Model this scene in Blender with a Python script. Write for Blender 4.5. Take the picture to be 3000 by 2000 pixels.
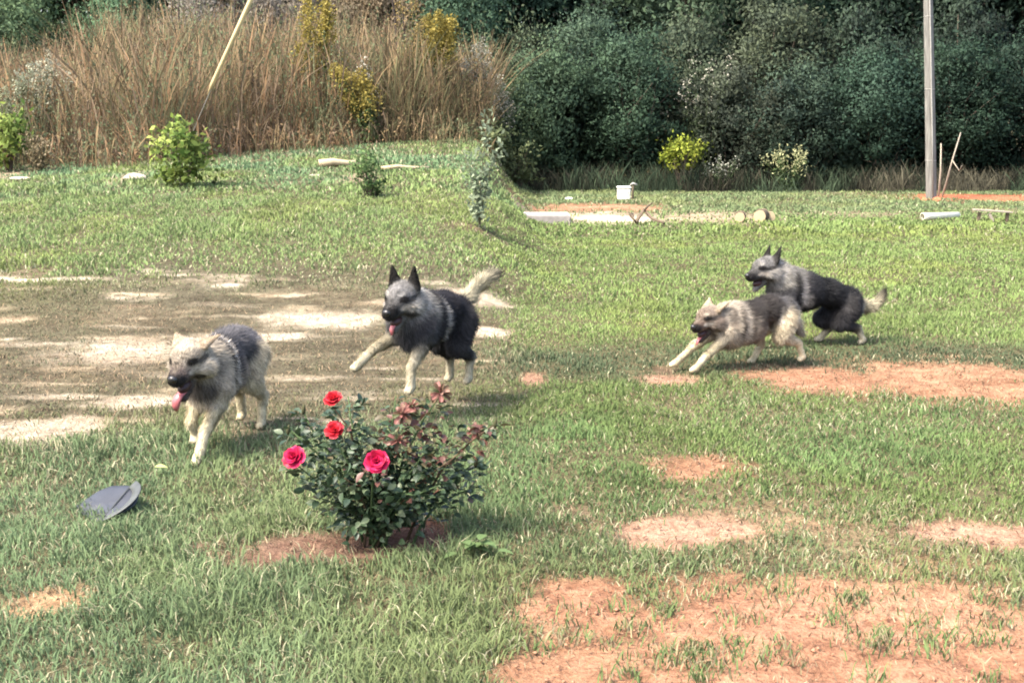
import bpy, math, random
import numpy as np
from mathutils import Vector

# ------------------------------------------------------------------ camera, sky, sun, exposure
for o in list(bpy.data.objects):
    bpy.data.objects.remove(o)
scene = bpy.context.scene
COL = scene.collection
R = math.radians
FPX, W0, H0 = 3600.0, 3000.0, 2000.0
CAM_H, PITCH = 2.0, math.atan(670.0 / 3600.0)
cam_data = bpy.data.cameras.new('camera')
cam = bpy.data.objects.new('camera', cam_data)
COL.objects.link(cam)
cam.location = (0, 0, CAM_H)
cam.rotation_euler = (math.pi / 2 - PITCH, 0, 0)
cam_data.sensor_width = 36.0
cam_data.lens = 36.0 * FPX / W0
cam_data.clip_end = 2000.0
scene.camera = cam

SUN_EL, SUN_AZ = R(56), R(-118)      # azimuth measured from +Y towards +X: sun high on the left, a bit behind the viewer
world = bpy.data.worlds.new('World')
scene.world = world
world.use_nodes = True
wn = world.node_tree.nodes
sky = wn.new('ShaderNodeTexSky')
sky.sky_type = 'NISHITA'
sky.sun_disc = False
sky.dust_density = 5.0
sky.sun_elevation = SUN_EL
sky.sun_rotation = SUN_AZ
world.node_tree.links.new(sky.outputs[0], wn['Background'].inputs[0])
wn['Background'].inputs[1].default_value = 0.15
sun_data = bpy.data.lights.new('sun', 'SUN')
sun_data.energy = 2.0
sun_data.angle = R(10.0)
sun_data.color = (1.0, 0.94, 0.83)
sun = bpy.data.objects.new('sun', sun_data)
COL.objects.link(sun)
sd = Vector((math.sin(SUN_AZ) * math.cos(SUN_EL), math.cos(SUN_AZ) * math.cos(SUN_EL), math.sin(SUN_EL)))
sun.rotation_euler = sd.to_track_quat('Z', 'Y').to_euler()
sun.location = (-10, -6, 20)
scene.view_settings.view_transform = 'Standard'
scene.view_settings.look = 'None'
scene.view_settings.gamma = 1.0
scene.view_settings.use_curve_mapping = False
scene.view_settings.exposure = 2.18
scene.render.engine = 'CYCLES'
scene.cycles.filter_width = 1.9

rng = np.random.default_rng(7)
random.seed(7)

# ------------------------------------------------------------------ helpers
def hash2(ix, iy, seed):
    h = (ix.astype(np.int64) * 374761393 + iy.astype(np.int64) * 668265263 + seed * 1442695041) & 0xffffffff
    h = ((h ^ (h >> 13)) * 1274126177) & 0xffffffff
    return ((h ^ (h >> 16)) & 0xffff) / 65535.0

def vnoise(x, y, seed=0):
    x = np.asarray(x, float); y = np.asarray(y, float)
    ix, iy = np.floor(x), np.floor(y)
    fx, fy = x - ix, y - iy
    fx = fx * fx * (3 - 2 * fx); fy = fy * fy * (3 - 2 * fy)
    a = hash2(ix, iy, seed); b = hash2(ix + 1, iy, seed)
    c = hash2(ix, iy + 1, seed); d = hash2(ix + 1, iy + 1, seed)
    return (a + (b - a) * fx) * (1 - fy) + (c + (d - c) * fx) * fy

def fbm(x, y, seed=0, oct=4):
    s, amp, tot = 0.0, 1.0, 0.0
    x = np.asarray(x, float); y = np.asarray(y, float)
    for i in range(oct):
        s = s + amp * vnoise(x, y, seed + i * 17)
        tot += amp; amp *= 0.55; x = x * 2.07 + 3.1; y = y * 2.07 + 1.7
    return s / tot            # 0..1

def sstep(a, b, x):
    t = np.clip((np.asarray(x, float) - a) / (b - a), 0, 1)
    return t * t * (3 - 2 * t)

def side(x, y):
    """1 on the dry, higher left part of the yard, 0 on the flat right part"""
    return sstep(0.6, -0.9, np.asarray(x) + 0.9 * (fbm(np.asarray(x) * .7, np.asarray(y) * 0.35, 5) - .5))

def terr(x, y):
    x = np.asarray(x, float); y = np.asarray(y, float)
    t = np.clip((y - 10.0) / 20.0, 0, 1)
    zl = (1.06 + .28 * sstep(-12, -2, x)) * (t * 1.15 - 0.15 * t * t) * sstep(9.0, 13.0, y) + 0.02 * np.clip(y - 30, 0, 30)
    zr = 0.015 * np.clip(y - 33, 0, 60)
    s = side(x, y)
    und = 0.07 * (fbm(x * .35, y * .35, 11) - .5) + 0.035 * (fbm(x * 1.3, y * 1.3, 12) - .5)
    return zl * s + zr * (1 - s) + und

def ray(px, py):
    cx, cy = (px - W0 / 2) / FPX, (H0 / 2 - py) / FPX
    cp, sp = math.cos(PITCH), math.sin(PITCH)
    return np.array([cx, cp + cy * sp, -sp + cy * cp])

def ground(px, py):
    """where the line of sight meets the ground"""
    d = ray(px, py)
    P = np.array([0, 0, CAM_H]) + d * np.geomspace(2.5, 90, 1200)[:, None]
    below = P[:, 2] < terr(P[:, 0], P[:, 1])
    return P[int(np.argmax(below))] if below.any() else P[-1]

def at(px, py, Y):
    d = ray(px, py); t = Y / d[1]
    return np.array([0, 0, CAM_H]) + d * t

def link(name, data, parent=None):
    o = bpy.data.objects.new(name, data)
    COL.objects.link(o)
    if parent is not None: o.parent = parent
    return o

def tag(o, label=None, cat=None, group=None, kind=None):
    if label: o['label'] = label
    if cat: o['category'] = cat
    if group: o['group'] = group
    if kind: o['kind'] = kind
    return o

def empty(name, loc, rz=0.0):
    o = link(name, None)
    o.location = [float(v) for v in loc]; o.rotation_euler = (0, 0, rz)
    o.empty_display_size = 0.2
    return o

def np_mesh(name, V, F, mat=None, col=None, smooth=False, nrm=None):
    V = np.asarray(V, np.float32).reshape(-1, 3)
    me = bpy.data.meshes.new(name)
    Fs = F if isinstance(F, list) else [F]
    Fs = [np.asarray(f, np.int32) for f in Fs if len(f)]
    nl = sum(f.size for f in Fs); nf = sum(len(f) for f in Fs)
    me.vertices.add(len(V)); me.loops.add(nl); me.polygons.add(nf)
    me.vertices.foreach_set('co', V.ravel())
    me.loops.foreach_set('vertex_index', np.concatenate([f.ravel() for f in Fs]))
    st, p = [], 0
    for f in Fs:
        st.append(p + np.arange(len(f)) * f.shape[1]); p += f.size
    me.polygons.foreach_set('loop_start', np.concatenate(st).astype(np.int32))
    if smooth: me.polygons.foreach_set('use_smooth', np.ones(nf, bool))
    if col is not None:
        c = np.ones((len(V), 4), np.float32); c[:, :3] = np.clip(col, 0, 1)
        a = me.attributes.new('Col', 'FLOAT_COLOR', 'POINT'); a.data.foreach_set('color', c.ravel())
    if nrm is not None:
        a = me.attributes.new('Nrm', 'FLOAT_VECTOR', 'POINT'); a.data.foreach_set('vector', np.asarray(nrm, np.float32).ravel())
    me.update(calc_edges=True)
    if mat: me.materials.append(mat)
    return me

def tube(path, radii, n=8, cap=True):
    P = np.asarray(path, float); rad = np.broadcast_to(np.asarray(radii, float), (len(P),))
    T = np.gradient(P, axis=0); T /= np.linalg.norm(T, axis=1, keepdims=True) + 1e-9
    ref = np.array([0, 0, 1.0]) if abs(T[0][2]) < .9 else np.array([1.0, 0, 0])
    U = np.cross(T, ref); U /= np.linalg.norm(U, axis=1, keepdims=True) + 1e-9
    B = np.cross(T, U)
    a = np.arange(n) / n * 2 * math.pi
    V = (P[:, None] + rad[:, None, None] * (np.cos(a)[None, :, None] * U[:, None] + np.sin(a)[None, :, None] * B[:, None])).reshape(-1, 3)
    F = []
    for i in range(len(P) - 1):
        for j in range(n):
            k = (j + 1) % n
            F.append((i * n + j, i * n + k, (i + 1) * n + k, (i + 1) * n + j))
    F = np.array(F, int); T3 = np.zeros((0, 3), int)
    if cap:
        V = np.vstack([V, P[:1], P[-1:]]); c0, c1 = len(V) - 2, len(V) - 1; L = (len(P) - 1) * n
        T3 = np.array([(c0, (j + 1) % n, j) for j in range(n)] + [(c1, L + j, L + (j + 1) % n) for j in range(n)], int)
    return V, F, T3

class Acc:
    """collects shapes that together make one part"""
    def __init__(s): s.V, s.Q, s.T, s.C, s.n = [], [], [], [], 0
    def add(s, V, Q=None, T=None, col=None):
        V = np.asarray(V, float).reshape(-1, 3)
        if Q is not None and len(Q): s.Q.append(np.asarray(Q) + s.n)
        if T is not None and len(T): s.T.append(np.asarray(T) + s.n)
        c = np.ones((len(V), 3)) * (np.asarray(col) if col is not None else 1.0)
        s.V.append(V); s.C.append(c); s.n += len(V)
    def tube(s, path, radii, n=8, col=None, cap=True):
        V, Q, T = tube(path, radii, n, cap); s.add(V, Q, T, col)
    def mesh(s, name, mat, smooth=False):
        F = []
        if s.Q: F.append(np.vstack(s.Q))
        if s.T: F.append(np.vstack(s.T))
        return np_mesh(name, np.vstack(s.V), F, mat, np.vstack(s.C), smooth)

def unit(v, axis=-1):
    return v / (np.linalg.norm(v, axis=axis, keepdims=True) + 1e-9)

# ------------------------------------------------------------------ materials
def new_mat(name):
    m = bpy.data.materials.new(name); m.use_nodes = True
    nt = m.node_tree; nt.nodes.clear()
    return m, nt, nt.nodes, nt.links

def leaf_mat(name, transl=0.35, rough=0.55, tint=(1, 1, 1), spec=0.25, objcol=False, soft=0.0, soft_attr=None):
    m, nt, N, L = new_mat(name)
    at_ = N.new('ShaderNodeAttribute'); at_.attribute_name = 'Col'
    mul = N.new('ShaderNodeMixRGB'); mul.blend_type = 'MULTIPLY'; mul.inputs[0].default_value = 1
    L.new(at_.outputs['Color'], mul.inputs[1]); mul.inputs[2].default_value = (*tint, 1)
    if objcol:
        oi = N.new('ShaderNodeObjectInfo'); L.new(oi.outputs['Color'], mul.inputs[2])
    p = N.new('ShaderNodeBsdfPrincipled'); p.inputs['Roughness'].default_value = rough
    p.inputs['Specular IOR Level'].default_value = spec
    L.new(mul.outputs[0], p.inputs['Base Color'])
    out = N.new('ShaderNodeOutputMaterial')
    nrm = None
    if soft > 0:      # rounded foliage normals: blades and leaves shade as a mass, not as single facets
        ge = N.new('ShaderNodeNewGeometry'); mv = N.new('ShaderNodeMix'); mv.data_type = 'VECTOR'; mv.inputs[0].default_value = soft
        L.new(ge.outputs['Normal'], mv.inputs[4]); mv.inputs[5].default_value = (0, 0, 1)
        if soft_attr:
            na = N.new('ShaderNodeAttribute'); na.attribute_name = soft_attr
            vt = N.new('ShaderNodeVectorTransform'); vt.vector_type = 'NORMAL'; vt.convert_from = 'OBJECT'; vt.convert_to = 'WORLD'
            L.new(na.outputs['Vector'], vt.inputs[0]); L.new(vt.outputs[0], mv.inputs[5])
        vn = N.new('ShaderNodeVectorMath'); vn.operation = 'NORMALIZE'; L.new(mv.outputs[1], vn.inputs[0]); nrm = vn.outputs[0]
        L.new(nrm, p.inputs['Normal'])
    if transl > 0:
        t = N.new('ShaderNodeBsdfTranslucent'); L.new(mul.outputs[0], t.inputs[0])
        mx = N.new('ShaderNodeMixShader'); mx.inputs[0].default_value = transl
        L.new(p.outputs[0], mx.inputs[1]); L.new(t.outputs[0], mx.inputs[2]); L.new(mx.outputs[0], out.inputs[0])
    else:
        L.new(p.outputs[0], out.inputs[0])
    return m

def solid_mat(name, color, rough=0.6, spec=0.3, noise=0.25, scale=20.0, bump=0.0, stretch=(1, 1, 1), color2=None, metallic=0):
    m, nt, N, L = new_mat(name)
    p = N.new('ShaderNodeBsdfPrincipled'); p.inputs['Roughness'].default_value = rough
    p.inputs['Specular IOR Level'].default_value = spec; p.inputs['Metallic'].default_value = metallic
    tc = N.new('ShaderNodeTexCoord'); mp = N.new('ShaderNodeMapping'); mp.inputs['Scale'].default_value = stretch
    L.new(tc.outputs['Object'], mp.inputs[0])
    n = N.new('ShaderNodeTexNoise'); n.inputs['Scale'].default_value = scale; n.inputs['Detail'].default_value = 5
    L.new(mp.outputs[0], n.inputs[0])
    r = N.new('ShaderNodeValToRGB')
    r.color_ramp.elements[0].position = .3; r.color_ramp.elements[1].position = .7
    c2 = color2 if color2 else tuple(c * (1 - noise) for c in color)
    r.color_ramp.elements[0].color = (*c2, 1); r.color_ramp.elements[1].color = (*[min(1, c * (1 + noise * .4)) for c in color], 1)
    L.new(n.outputs[0], r.inputs[0]); L.new(r.outputs[0], p.inputs['Base Color'])
    if bump > 0:
        b = N.new('ShaderNodeBump'); b.inputs['Strength'].default_value = bump; b.inputs['Distance'].default_value = .01
        L.new(n.outputs[0], b.inputs['Height']); L.new(b.outputs[0], p.inputs['Normal'])
    out = N.new('ShaderNodeOutputMaterial'); L.new(p.outputs[0], out.inputs[0])
    return m

def ground_mat():
    m, nt, N, L = new_mat('yard_soil')
    a = N.new('ShaderNodeAttribute'); a.attribute_name = 'Col'
    g = N.new('ShaderNodeNewGeometry')
    n1 = N.new('ShaderNodeTexNoise'); n1.inputs['Scale'].default_value = 9; n1.inputs['Detail'].default_value = 8; n1.inputs['Roughness'].default_value = .65
    n2 = N.new('ShaderNodeTexNoise'); n2.inputs['Scale'].default_value = 55; n2.inputs['Detail'].default_value = 4
    L.new(g.outputs['Position'], n1.inputs[0]); L.new(g.outputs['Position'], n2.inputs[0])
    r1 = N.new('ShaderNodeValToRGB'); r1.color_ramp.elements[0].position = .32; r1.color_ramp.elements[1].position = .68
    r1.color_ramp.elements[0].color = (.55, .50, .47, 1); r1.color_ramp.elements[1].color = (1.2, 1.2, 1.18, 1)
    r2 = N.new('ShaderNodeValToRGB'); r2.color_ramp.elements[0].position = .3; r2.color_ramp.elements[1].position = .6
    r2.color_ramp.elements[0].color = (.7, .68, .66, 1); r2.color_ramp.elements[1].color = (1.1, 1.1, 1.1, 1)
    L.new(n1.outputs[0], r1.inputs[0]); L.new(n2.outputs[0], r2.inputs[0])
    m1 = N.new('ShaderNodeMixRGB'); m1.blend_type = 'MULTIPLY'; m1.inputs[0].default_value = 1
    m2 = N.new('ShaderNodeMixRGB'); m2.blend_type = 'MULTIPLY'; m2.inputs[0].default_value = 1
    L.new(a.outputs['Color'], m1.inputs[1]); L.new(r1.outputs[0], m1.inputs[2])
    L.new(m1.outputs[0], m2.inputs[1]); L.new(r2.outputs[0], m2.inputs[2])
    p = N.new('ShaderNodeBsdfPrincipled'); p.inputs['Roughness'].default_value = .95; p.inputs['Specular IOR Level'].default_value = .1
    L.new(m2.outputs[0], p.inputs['Base Color'])
    ad = N.new('ShaderNodeMath'); ad.operation = 'MULTIPLY_ADD'; ad.inputs[1].default_value = .35
    L.new(n2.outputs[0], ad.inputs[0]); L.new(n1.outputs[0], ad.inputs[2])
    b = N.new('ShaderNodeBump'); b.inputs['Strength'].default_value = .9; b.inputs['Distance'].default_value = .05
    L.new(ad.outputs[0], b.inputs['Height']); L.new(b.outputs[0], p.inputs['Normal'])
    out = N.new('ShaderNodeOutputMaterial'); L.new(p.outputs[0], out.inputs[0])
    return m

M_GROUND = ground_mat()
M_GRASS = leaf_mat('grass_blades', .30, .7, spec=.1, soft=.6)
M_STRAW = leaf_mat('dry_straw', .2, .8, spec=.1, soft=.35)
M_CROWN = leaf_mat('crown_leaves', .25, .65, spec=.1, objcol=True, soft=.75, soft_attr='Nrm')
M_LEAF = leaf_mat('leaves', .35, .65, objcol=True, spec=.1)
M_ROSELEAF = leaf_mat('rose_leaves', .2, .45, spec=.35)
M_PETAL = leaf_mat('rose_petals', .3, .5, spec=.3)
M_BARK = leaf_mat('bark', 0, .9, spec=.1)
M_FUR = leaf_mat('fur', 0.12, .75, spec=.15)
M_SKIN = leaf_mat('coat', 0, .85, spec=.1)

# ------------------------------------------------------------------ where the soil is bare
PATCH = []      # (cx, cy, rx, ry, strength, soil colour)
SAND = (.34, .28, .19); PALE = (.37, .32, .24); CLAY = (.290, .156, .096); PINK = (.275, .165, .112)
ORANGE = (.30, .168, .102); BROWN = (.135, .10, .065); MULCH = (.13, .065, .045); RED = (.36, .12, .065)
def patch(x0, x1, y0, y1, strength, color):
    k = 3000 / 2352.0
    a = ground((x0 + x1) / 2 * k, y1 * k); b = ground((x0 + x1) / 2 * k, y0 * k)
    l = ground(x0 * k, (y0 + y1) / 2 * k); r = ground(x1 * k, (y0 + y1) / 2 * k)
    PATCH.append(((l[0] + r[0]) / 2, (a[1] + b[1]) / 2, max(.05, (r[0] - l[0]) / 2), max(.04, (b[1] - a[1]) / 2), strength, color))
for args in [
    # dry band on the left, with its sandy streaks
    (-300, 1250, 590, 1010, .74, (.078, .068, .046)),
    (90, 450, 772, 842, 1.3, PALE), (120, 420, 768, 780, .9, SAND), (580, 910, 708, 755, 1.3, PALE), (960, 1175, 664, 702, 1.4, PALE),
    (1030, 1175, 748, 776, 1.4, PALE), (-40, 90, 724, 742, 1.0, SAND), (480, 760, 760, 782, 1.2, PALE), (-120, 210, 950, 1008, 1.35, PALE),
    (140, 450, 908, 942, 1.2, PALE), (340, 430, 885, 910, .8, SAND), (-60, 60, 925, 950, .9, SAND), (630, 760, 700, 716, .8, SAND),
    (300, 560, 640, 655, .5, SAND), (560, 720, 815, 828, .6, SAND), (480, 640, 975, 1000, .6, SAND), (960, 1100, 810, 830, .45, SAND),
    (0, 120, 610, 650, .55, BROWN), (100, 420, 700, 760, .6, BROWN), (560, 900, 650, 700, .55, BROWN), (0, 300, 840, 900, .5, BROWN),
    (200, 400, 840, 880, .5, BROWN), (700, 860, 640, 670, .4, SAND), (1010, 1165, 520, 535, .6, BROWN), (-20, 90, 385, 410, .6, SAND),
    (250, 330, 395, 425, .7, SAND), (760, 860, 395, 420, .5, SAND), (0, 1168, 340, 372, .45, BROWN),
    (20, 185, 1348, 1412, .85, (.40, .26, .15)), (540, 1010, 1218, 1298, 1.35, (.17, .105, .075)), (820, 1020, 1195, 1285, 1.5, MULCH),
    # the right part of the yard
    (1192, 1500, 468, 492, 1.1, ORANGE), (1184, 1560, 488, 520, 1.0, PALE), (1480, 1830, 486, 514, .75, SAND), (1800, 2110, 484, 500, .35, SAND),
    (2040, 2440, 444, 464, 1.1, RED), (1800, 2060, 436, 452, .5, BROWN), (2230, 2352, 480, 492, .5, SAND), (1640, 1780, 508, 522, .4, SAND),
    (1192, 1250, 856, 888, 1.0, PINK), (1470, 1625, 862, 892, 1.1, PINK), (1770, 2060, 846, 918, 1.15, CLAY), (1960, 2420, 832, 936, 1.2, ORANGE),
    (1500, 1560, 838, 862, .9, (.10, .07, .045)),
    (1500, 1760, 1050, 1110, 1.1, ORANGE), (1360, 1830, 1180, 1278, 1.25, PINK), (1190, 2420, 1130, 1350, .52, (.20, .14, .085)), (1400, 2400, 900, 1010, .30, (.15, .12, .07)), (1215, 1400, 1165, 1200, .7, BROWN), (1700, 1960, 1180, 1250, .65, (.30, .19, .12)),
    (2030, 2440, 1190, 1268, 1.05, PINK), (1500, 2400, 1270, 1330, .45, BROWN), (1850, 2352, 1275, 1330, .6, (.36, .22, .13)),
    (1290, 2700, 1345, 1800, 1.25, CLAY), (1190, 1500, 1350, 1480, 1.4, CLAY), (1190, 1480, 1440, 1640, 1.45, ORANGE), (1500, 2400, 1330, 1390, .8, ORANGE), (1250, 1420, 1330, 1370, .7, ORANGE),
]: patch(*args)
_r = random.Random(4)
for i in range(130):      # small worn streaks of the dry band
    cx_, cy_ = _r.uniform(-60, 1120), _r.uniform(620, 985); w_ = _r.uniform(25, 150); h_ = _r.uniform(1.8, 6) * (.5 + cy_ / 900)
    patch(cx_ - w_, min(1170, cx_ + w_), cy_ - h_, cy_ + h_, _r.uniform(.45, 1.0), _r.choice([SAND, PALE, PALE, BROWN, (.09, .078, .05)]))

def soil(x, y):
    """bareness 0..1 and soil colour at ground points"""
    x = np.asarray(x, float); y = np.asarray(y, float)
    d = np.hypot(x, y)
    sc = 1.2 / np.clip(d / 6, .8, 4)
    wx = (fbm(x * 1.1 * sc * 2, y * .8 * sc * 2, 31, 4) - .5); wy = (fbm(x * 1.1 * sc * 2, y * .8 * sc * 2, 47, 4) - .5)
    fine = .5 * fbm(x * 6, y * 6, 77, 3) + .75 * fbm(x * 1.6, y * 7, 78, 3) - .62
    S = np.zeros_like(x); C = np.zeros(x.shape + (3,)); Wt = np.full(x.shape, 1e-4)
    base_l = np.array((.088, .080, .044)); base_r = np.array((.088, .080, .042))
    s = side(x, y)[..., None]
    C += (base_l * s + base_r * (1 - s)) * 1e-4
    for (cx, cy, rx, ry, st, c) in PATCH:
        m = (np.abs(x - cx) < rx * 1.8 + .3) & (np.abs(y - cy) < ry * 1.8 + .3)
        if not m.any(): continue
        u = (x[m] - cx) / rx + wx[m] * 1.3; v = (y[m] - cy) / ry + wy[m] * 1.3
        q = st * np.clip(1.55 - 1.15 * np.sqrt(u * u + v * v) + fine[m] * .9, 0, 1)
        sx_ = x[m] + .35 * wx[m]; q = q * (sstep(-.10, .06, sx_) if cx > 0 else sstep(.16, -.02, sx_))
        S[m] = np.maximum(S[m], q)
        w = q ** 3; C[m] += w[:, None] * np.array(c); Wt[m] += w
    C /= Wt[..., None]
    b = np.clip(S, 0, 1)
    th = base_l * s + base_r * (1 - s)
    C = th * (1 - b[..., None]) + C * b[..., None]
    return b, C

# ------------------------------------------------------------------ the ground sheet
yy = np.concatenate([[-40, -20, -8, -3, 0, 1.5, 2.5], np.geomspace(3.2, 48, 420), [55, 65, 80, 110, 160, 260, 420]])
uu = np.linspace(-1, 1, 361); uu = np.sign(uu) * np.abs(uu) ** 1.25
GX = uu[None, :] * (3.4 + .78 * np.abs(yy))[:, None]; GY = np.repeat(yy[:, None], len(uu), 1)
bare, GC = soil(GX, GY)
GC = GC * (1 + bare[..., None] * (1.1 * (fbm(GX * 1.3, GY * 2.6, 95, 5) - .5))[..., None] * np.array((1.0, 1.1, 1.2)))
GZ = terr(GX, GY) + bare * (.05 * (fbm(GX * 4, GY * 6, 91, 4) - .5)) - bare * .012
ny, nx = GX.shape
idx = np.arange(ny * nx).reshape(ny, nx)
GF = np.stack([idx[:-1, :-1], idx[:-1, 1:], idx[1:, 1:], idx[1:, :-1]], -1).reshape(-1, 4)
g = link('ground', np_mesh('ground', np.stack([GX, GY, GZ], -1).reshape(-1, 3), GF, M_GROUND, GC.reshape(-1, 3), True))
tag(g, 'uneven yard ground with red clay and pale sandy bare patches', 'ground', kind='structure')

# ------------------------------------------------------------------ grass
def scatter(y0, y1, dens):
    n = int(dens * (y1 - y0) * ((y0 + y1) / 2 * .98 + 1.6))
    y = np.sqrt(rng.random(n) * (y1 ** 2 - y0 ** 2) + y0 ** 2)
    x = (rng.random(n) * 2 - 1) * (.49 * y + .8)
    return x, y

def lerp(a, b, t):
    return np.asarray(a) * (1 - t[:, None]) + np.asarray(b) * t[:, None]

def grass_color(x, y):
    s = side(x, y)
    n1 = fbm(x * .55, y * .4, 61, 3); n2 = fbm(x * 2.2, y * 1.6, 62, 3)
    near, far = (.114, .162, .078), (.150, .208, .076)
    L_ = lerp(near, (.105, .115, .062), sstep(7.2, 8.6, y))
    L_ = lerp(L_, far, sstep(11.8, 14.0, y + 2.0 * (n1 - .5)))
    L_ = lerp(L_, (.120, .190, .092), sstep(18, 22, y) * sstep(.35, .65, n1))
    Rr = lerp((.106, .140, .060), (.098, .150, .055), sstep(5.4, 6.2, y))
    Rr = lerp(Rr, (.068, .092, .048), sstep(8.9, 9.4, y + 1.0 * (n1 - .5)))  # darker strip: a long shadow band painted into the blade colour
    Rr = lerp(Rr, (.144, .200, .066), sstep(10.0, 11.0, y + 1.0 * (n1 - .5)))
    Rr = lerp(Rr, (.14, .185, .085), sstep(23, 26, y))
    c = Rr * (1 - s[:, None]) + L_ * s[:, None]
    v = .72 + .56 * n2
    c = c * v[:, None]
    yel = sstep(.45, .75, fbm(x * .9, y * .7, 63, 3))
    c = c * (1 + yel[:, None] * np.array((.16, .05, -.05)))
    return c

gV, gF, gC = [], [], []
def blades(x, y, h, w, lean, col, z0=-.005):
    n = len(x)
    z = terr(x, y) + z0
    a = rng.random(n) * 2 * math.pi; la = rng.random(n) * 2 * math.pi
    bx, by = np.cos(a) * w / 2, np.sin(a) * w / 2
    lx, ly = np.cos(la) * lean * h, np.sin(la) * lean * h
    V = np.zeros((n, 5, 3), np.float32)
    V[:, 0] = np.stack([x - bx, y - by, z], -1); V[:, 1] = np.stack([x + bx, y + by, z], -1)
    hm = h * .6
    V[:, 2] = np.stack([x + bx * .8 + lx * .35, y + by * .8 + ly * .35, z + hm], -1)
    V[:, 3] = np.stack([x - bx * .8 + lx * .35, y - by * .8 + ly * .35, z + hm], -1)
    V[:, 4] = np.stack([x + lx, y + ly, z + h * np.sqrt(np.clip(1 - (lean * .75) ** 2, .05, 1))], -1)
    return V, np.repeat(col[:, None, :], 5, 1)

def lawn(y0, y1, dens, hmin, hmax, w):
    x, y = scatter(y0, y1, dens)
    b, _ = soil(x, y)
    cl = fbm(x * 3.2, y * 3.2, 71, 3)
    s = side(x, y)
    dry = s * sstep(7.4, 8.4, y) * (1 - sstep(12, 13.5, y))
    keep = rng.random(len(x)) < np.clip(1.03 - 1.12 * b, 0.012, 1) * np.clip(.35 + 1.3 * cl, .2, 1) * (1 - .40 * dry)
    x, y, b, cl, s, dry = x[keep], y[keep], b[keep], cl[keep], s[keep], dry[keep]
    n = len(x)
    tall = sstep(.45, .75, fbm(x * .8, y * .8, 73, 3))
    h = (hmin + (hmax - hmin) * rng.random(n) ** 1.4) * (.3 + 1.3 * cl) * (1 + .5 * tall) * (1 - .45 * dry) * (1 - .45 * b) * (.72 + .18 * s)
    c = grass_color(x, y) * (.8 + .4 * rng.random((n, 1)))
    straw = rng.random(n) < (.05 + .03 * s + .22 * dry + .30 * b)
    sc = np.array((.30, .285, .18)) * (.6 + .7 * rng.random((n, 1))) * (1 - .5 * dry - .15 * b)[:, None]
    c = np.where(straw[:, None], sc, c)
    lean = .25 + .75 * rng.random(n); lean = np.where(straw, lean + .3, lean)
    V, C = blades(x, y, h, w * (.7 + .6 * rng.random(n)), lean, c)
    gV.append(V); gC.append(C)

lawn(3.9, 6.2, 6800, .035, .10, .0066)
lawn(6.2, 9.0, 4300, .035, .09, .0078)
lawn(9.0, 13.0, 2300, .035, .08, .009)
lawn(13.0, 20.0, 900, .04, .085, .015)
lawn(20.0, 34.0, 330, .05, .11, .028)
_r = random.Random(8)
tufts = [(1590, 1515, .10, 150), (1545, 1500, .06, 70), (1640, 1498, .05, 50), (1960, 1395, .05, 50), (2010, 1480, .08, 80), (1300, 1470, .05, 50), (1700, 1425, .05, 40), (2150, 1500, .05, 50), (2250, 1430, .06, 50), (1450, 1440, .05, 40), (1980, 1190, .14, 260), (2020, 1160, .10, 120)]
tufts += [(_r.uniform(1200, 2352), _r.uniform(1350, 1568), _r.uniform(.02, .06), _r.randint(12, 45)) for _ in range(46)]
for (px_, py_, r_, m_) in tufts:
    q = ground(px_ * 3000 / 2352, py_ * 3000 / 2352)
    x = q[0] + rng.normal(size=m_) * r_; y = q[1] + rng.normal(size=m_) * r_ * .8
    c = np.where(rng.random((m_, 1)) < .35, np.array([(.22, .19, .11)]), np.array([(.105, .15, .055)])) * (.7 + .6 * rng.random((m_, 1)))
    V, C = blades(x, y, .02 + .05 * rng.random(m_), .005 + .003 * rng.random(m_), .3 + .8 * rng.random(m_), c)
    gV.append(V); gC.append(C)
V = np.concatenate(gV).reshape(-1, 5, 3); C = np.concatenate(gC).reshape(-1, 3); n = len(V)
print('grass blades', n)
b0 = (np.arange(n) * 5)[:, None]
go = link('grass', np_mesh('grass', V.reshape(-1, 3), [b0 + np.array([[0, 1, 2, 3]]), b0 + np.array([[3, 2, 4]])], M_GRASS, C))
tag(go, 'patchy short green and straw coloured yard grass', 'grass', kind='stuff')

# loose dead stems lying on the bare soil
x, y = scatter(3.9, 12, 420)
b, _ = soil(x, y)
keep = rng.random(len(x)) < .15 + .85 * b
x, y = x[keep], y[keep]; n = len(x)
c = np.array((.26, .19, .12)) * (.3 + .9 * rng.random((n, 1)))
V, C = blades(x, y, .015 + .04 * rng.random(n), .003 + .003 * rng.random(n), 1.25 + 0 * x, c, .004)
b0 = (np.arange(n) * 5)[:, None]
so = link('dead_grass_litter', np_mesh('litter', V.reshape(-1, 3), [b0 + np.array([[0, 1, 2, 3]]), b0 + np.array([[3, 2, 4]])], M_STRAW, C.reshape(-1, 3)))
tag(so, 'dead grass stems scattered over bare clay and sand', 'dead grass', kind='stuff')

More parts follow.
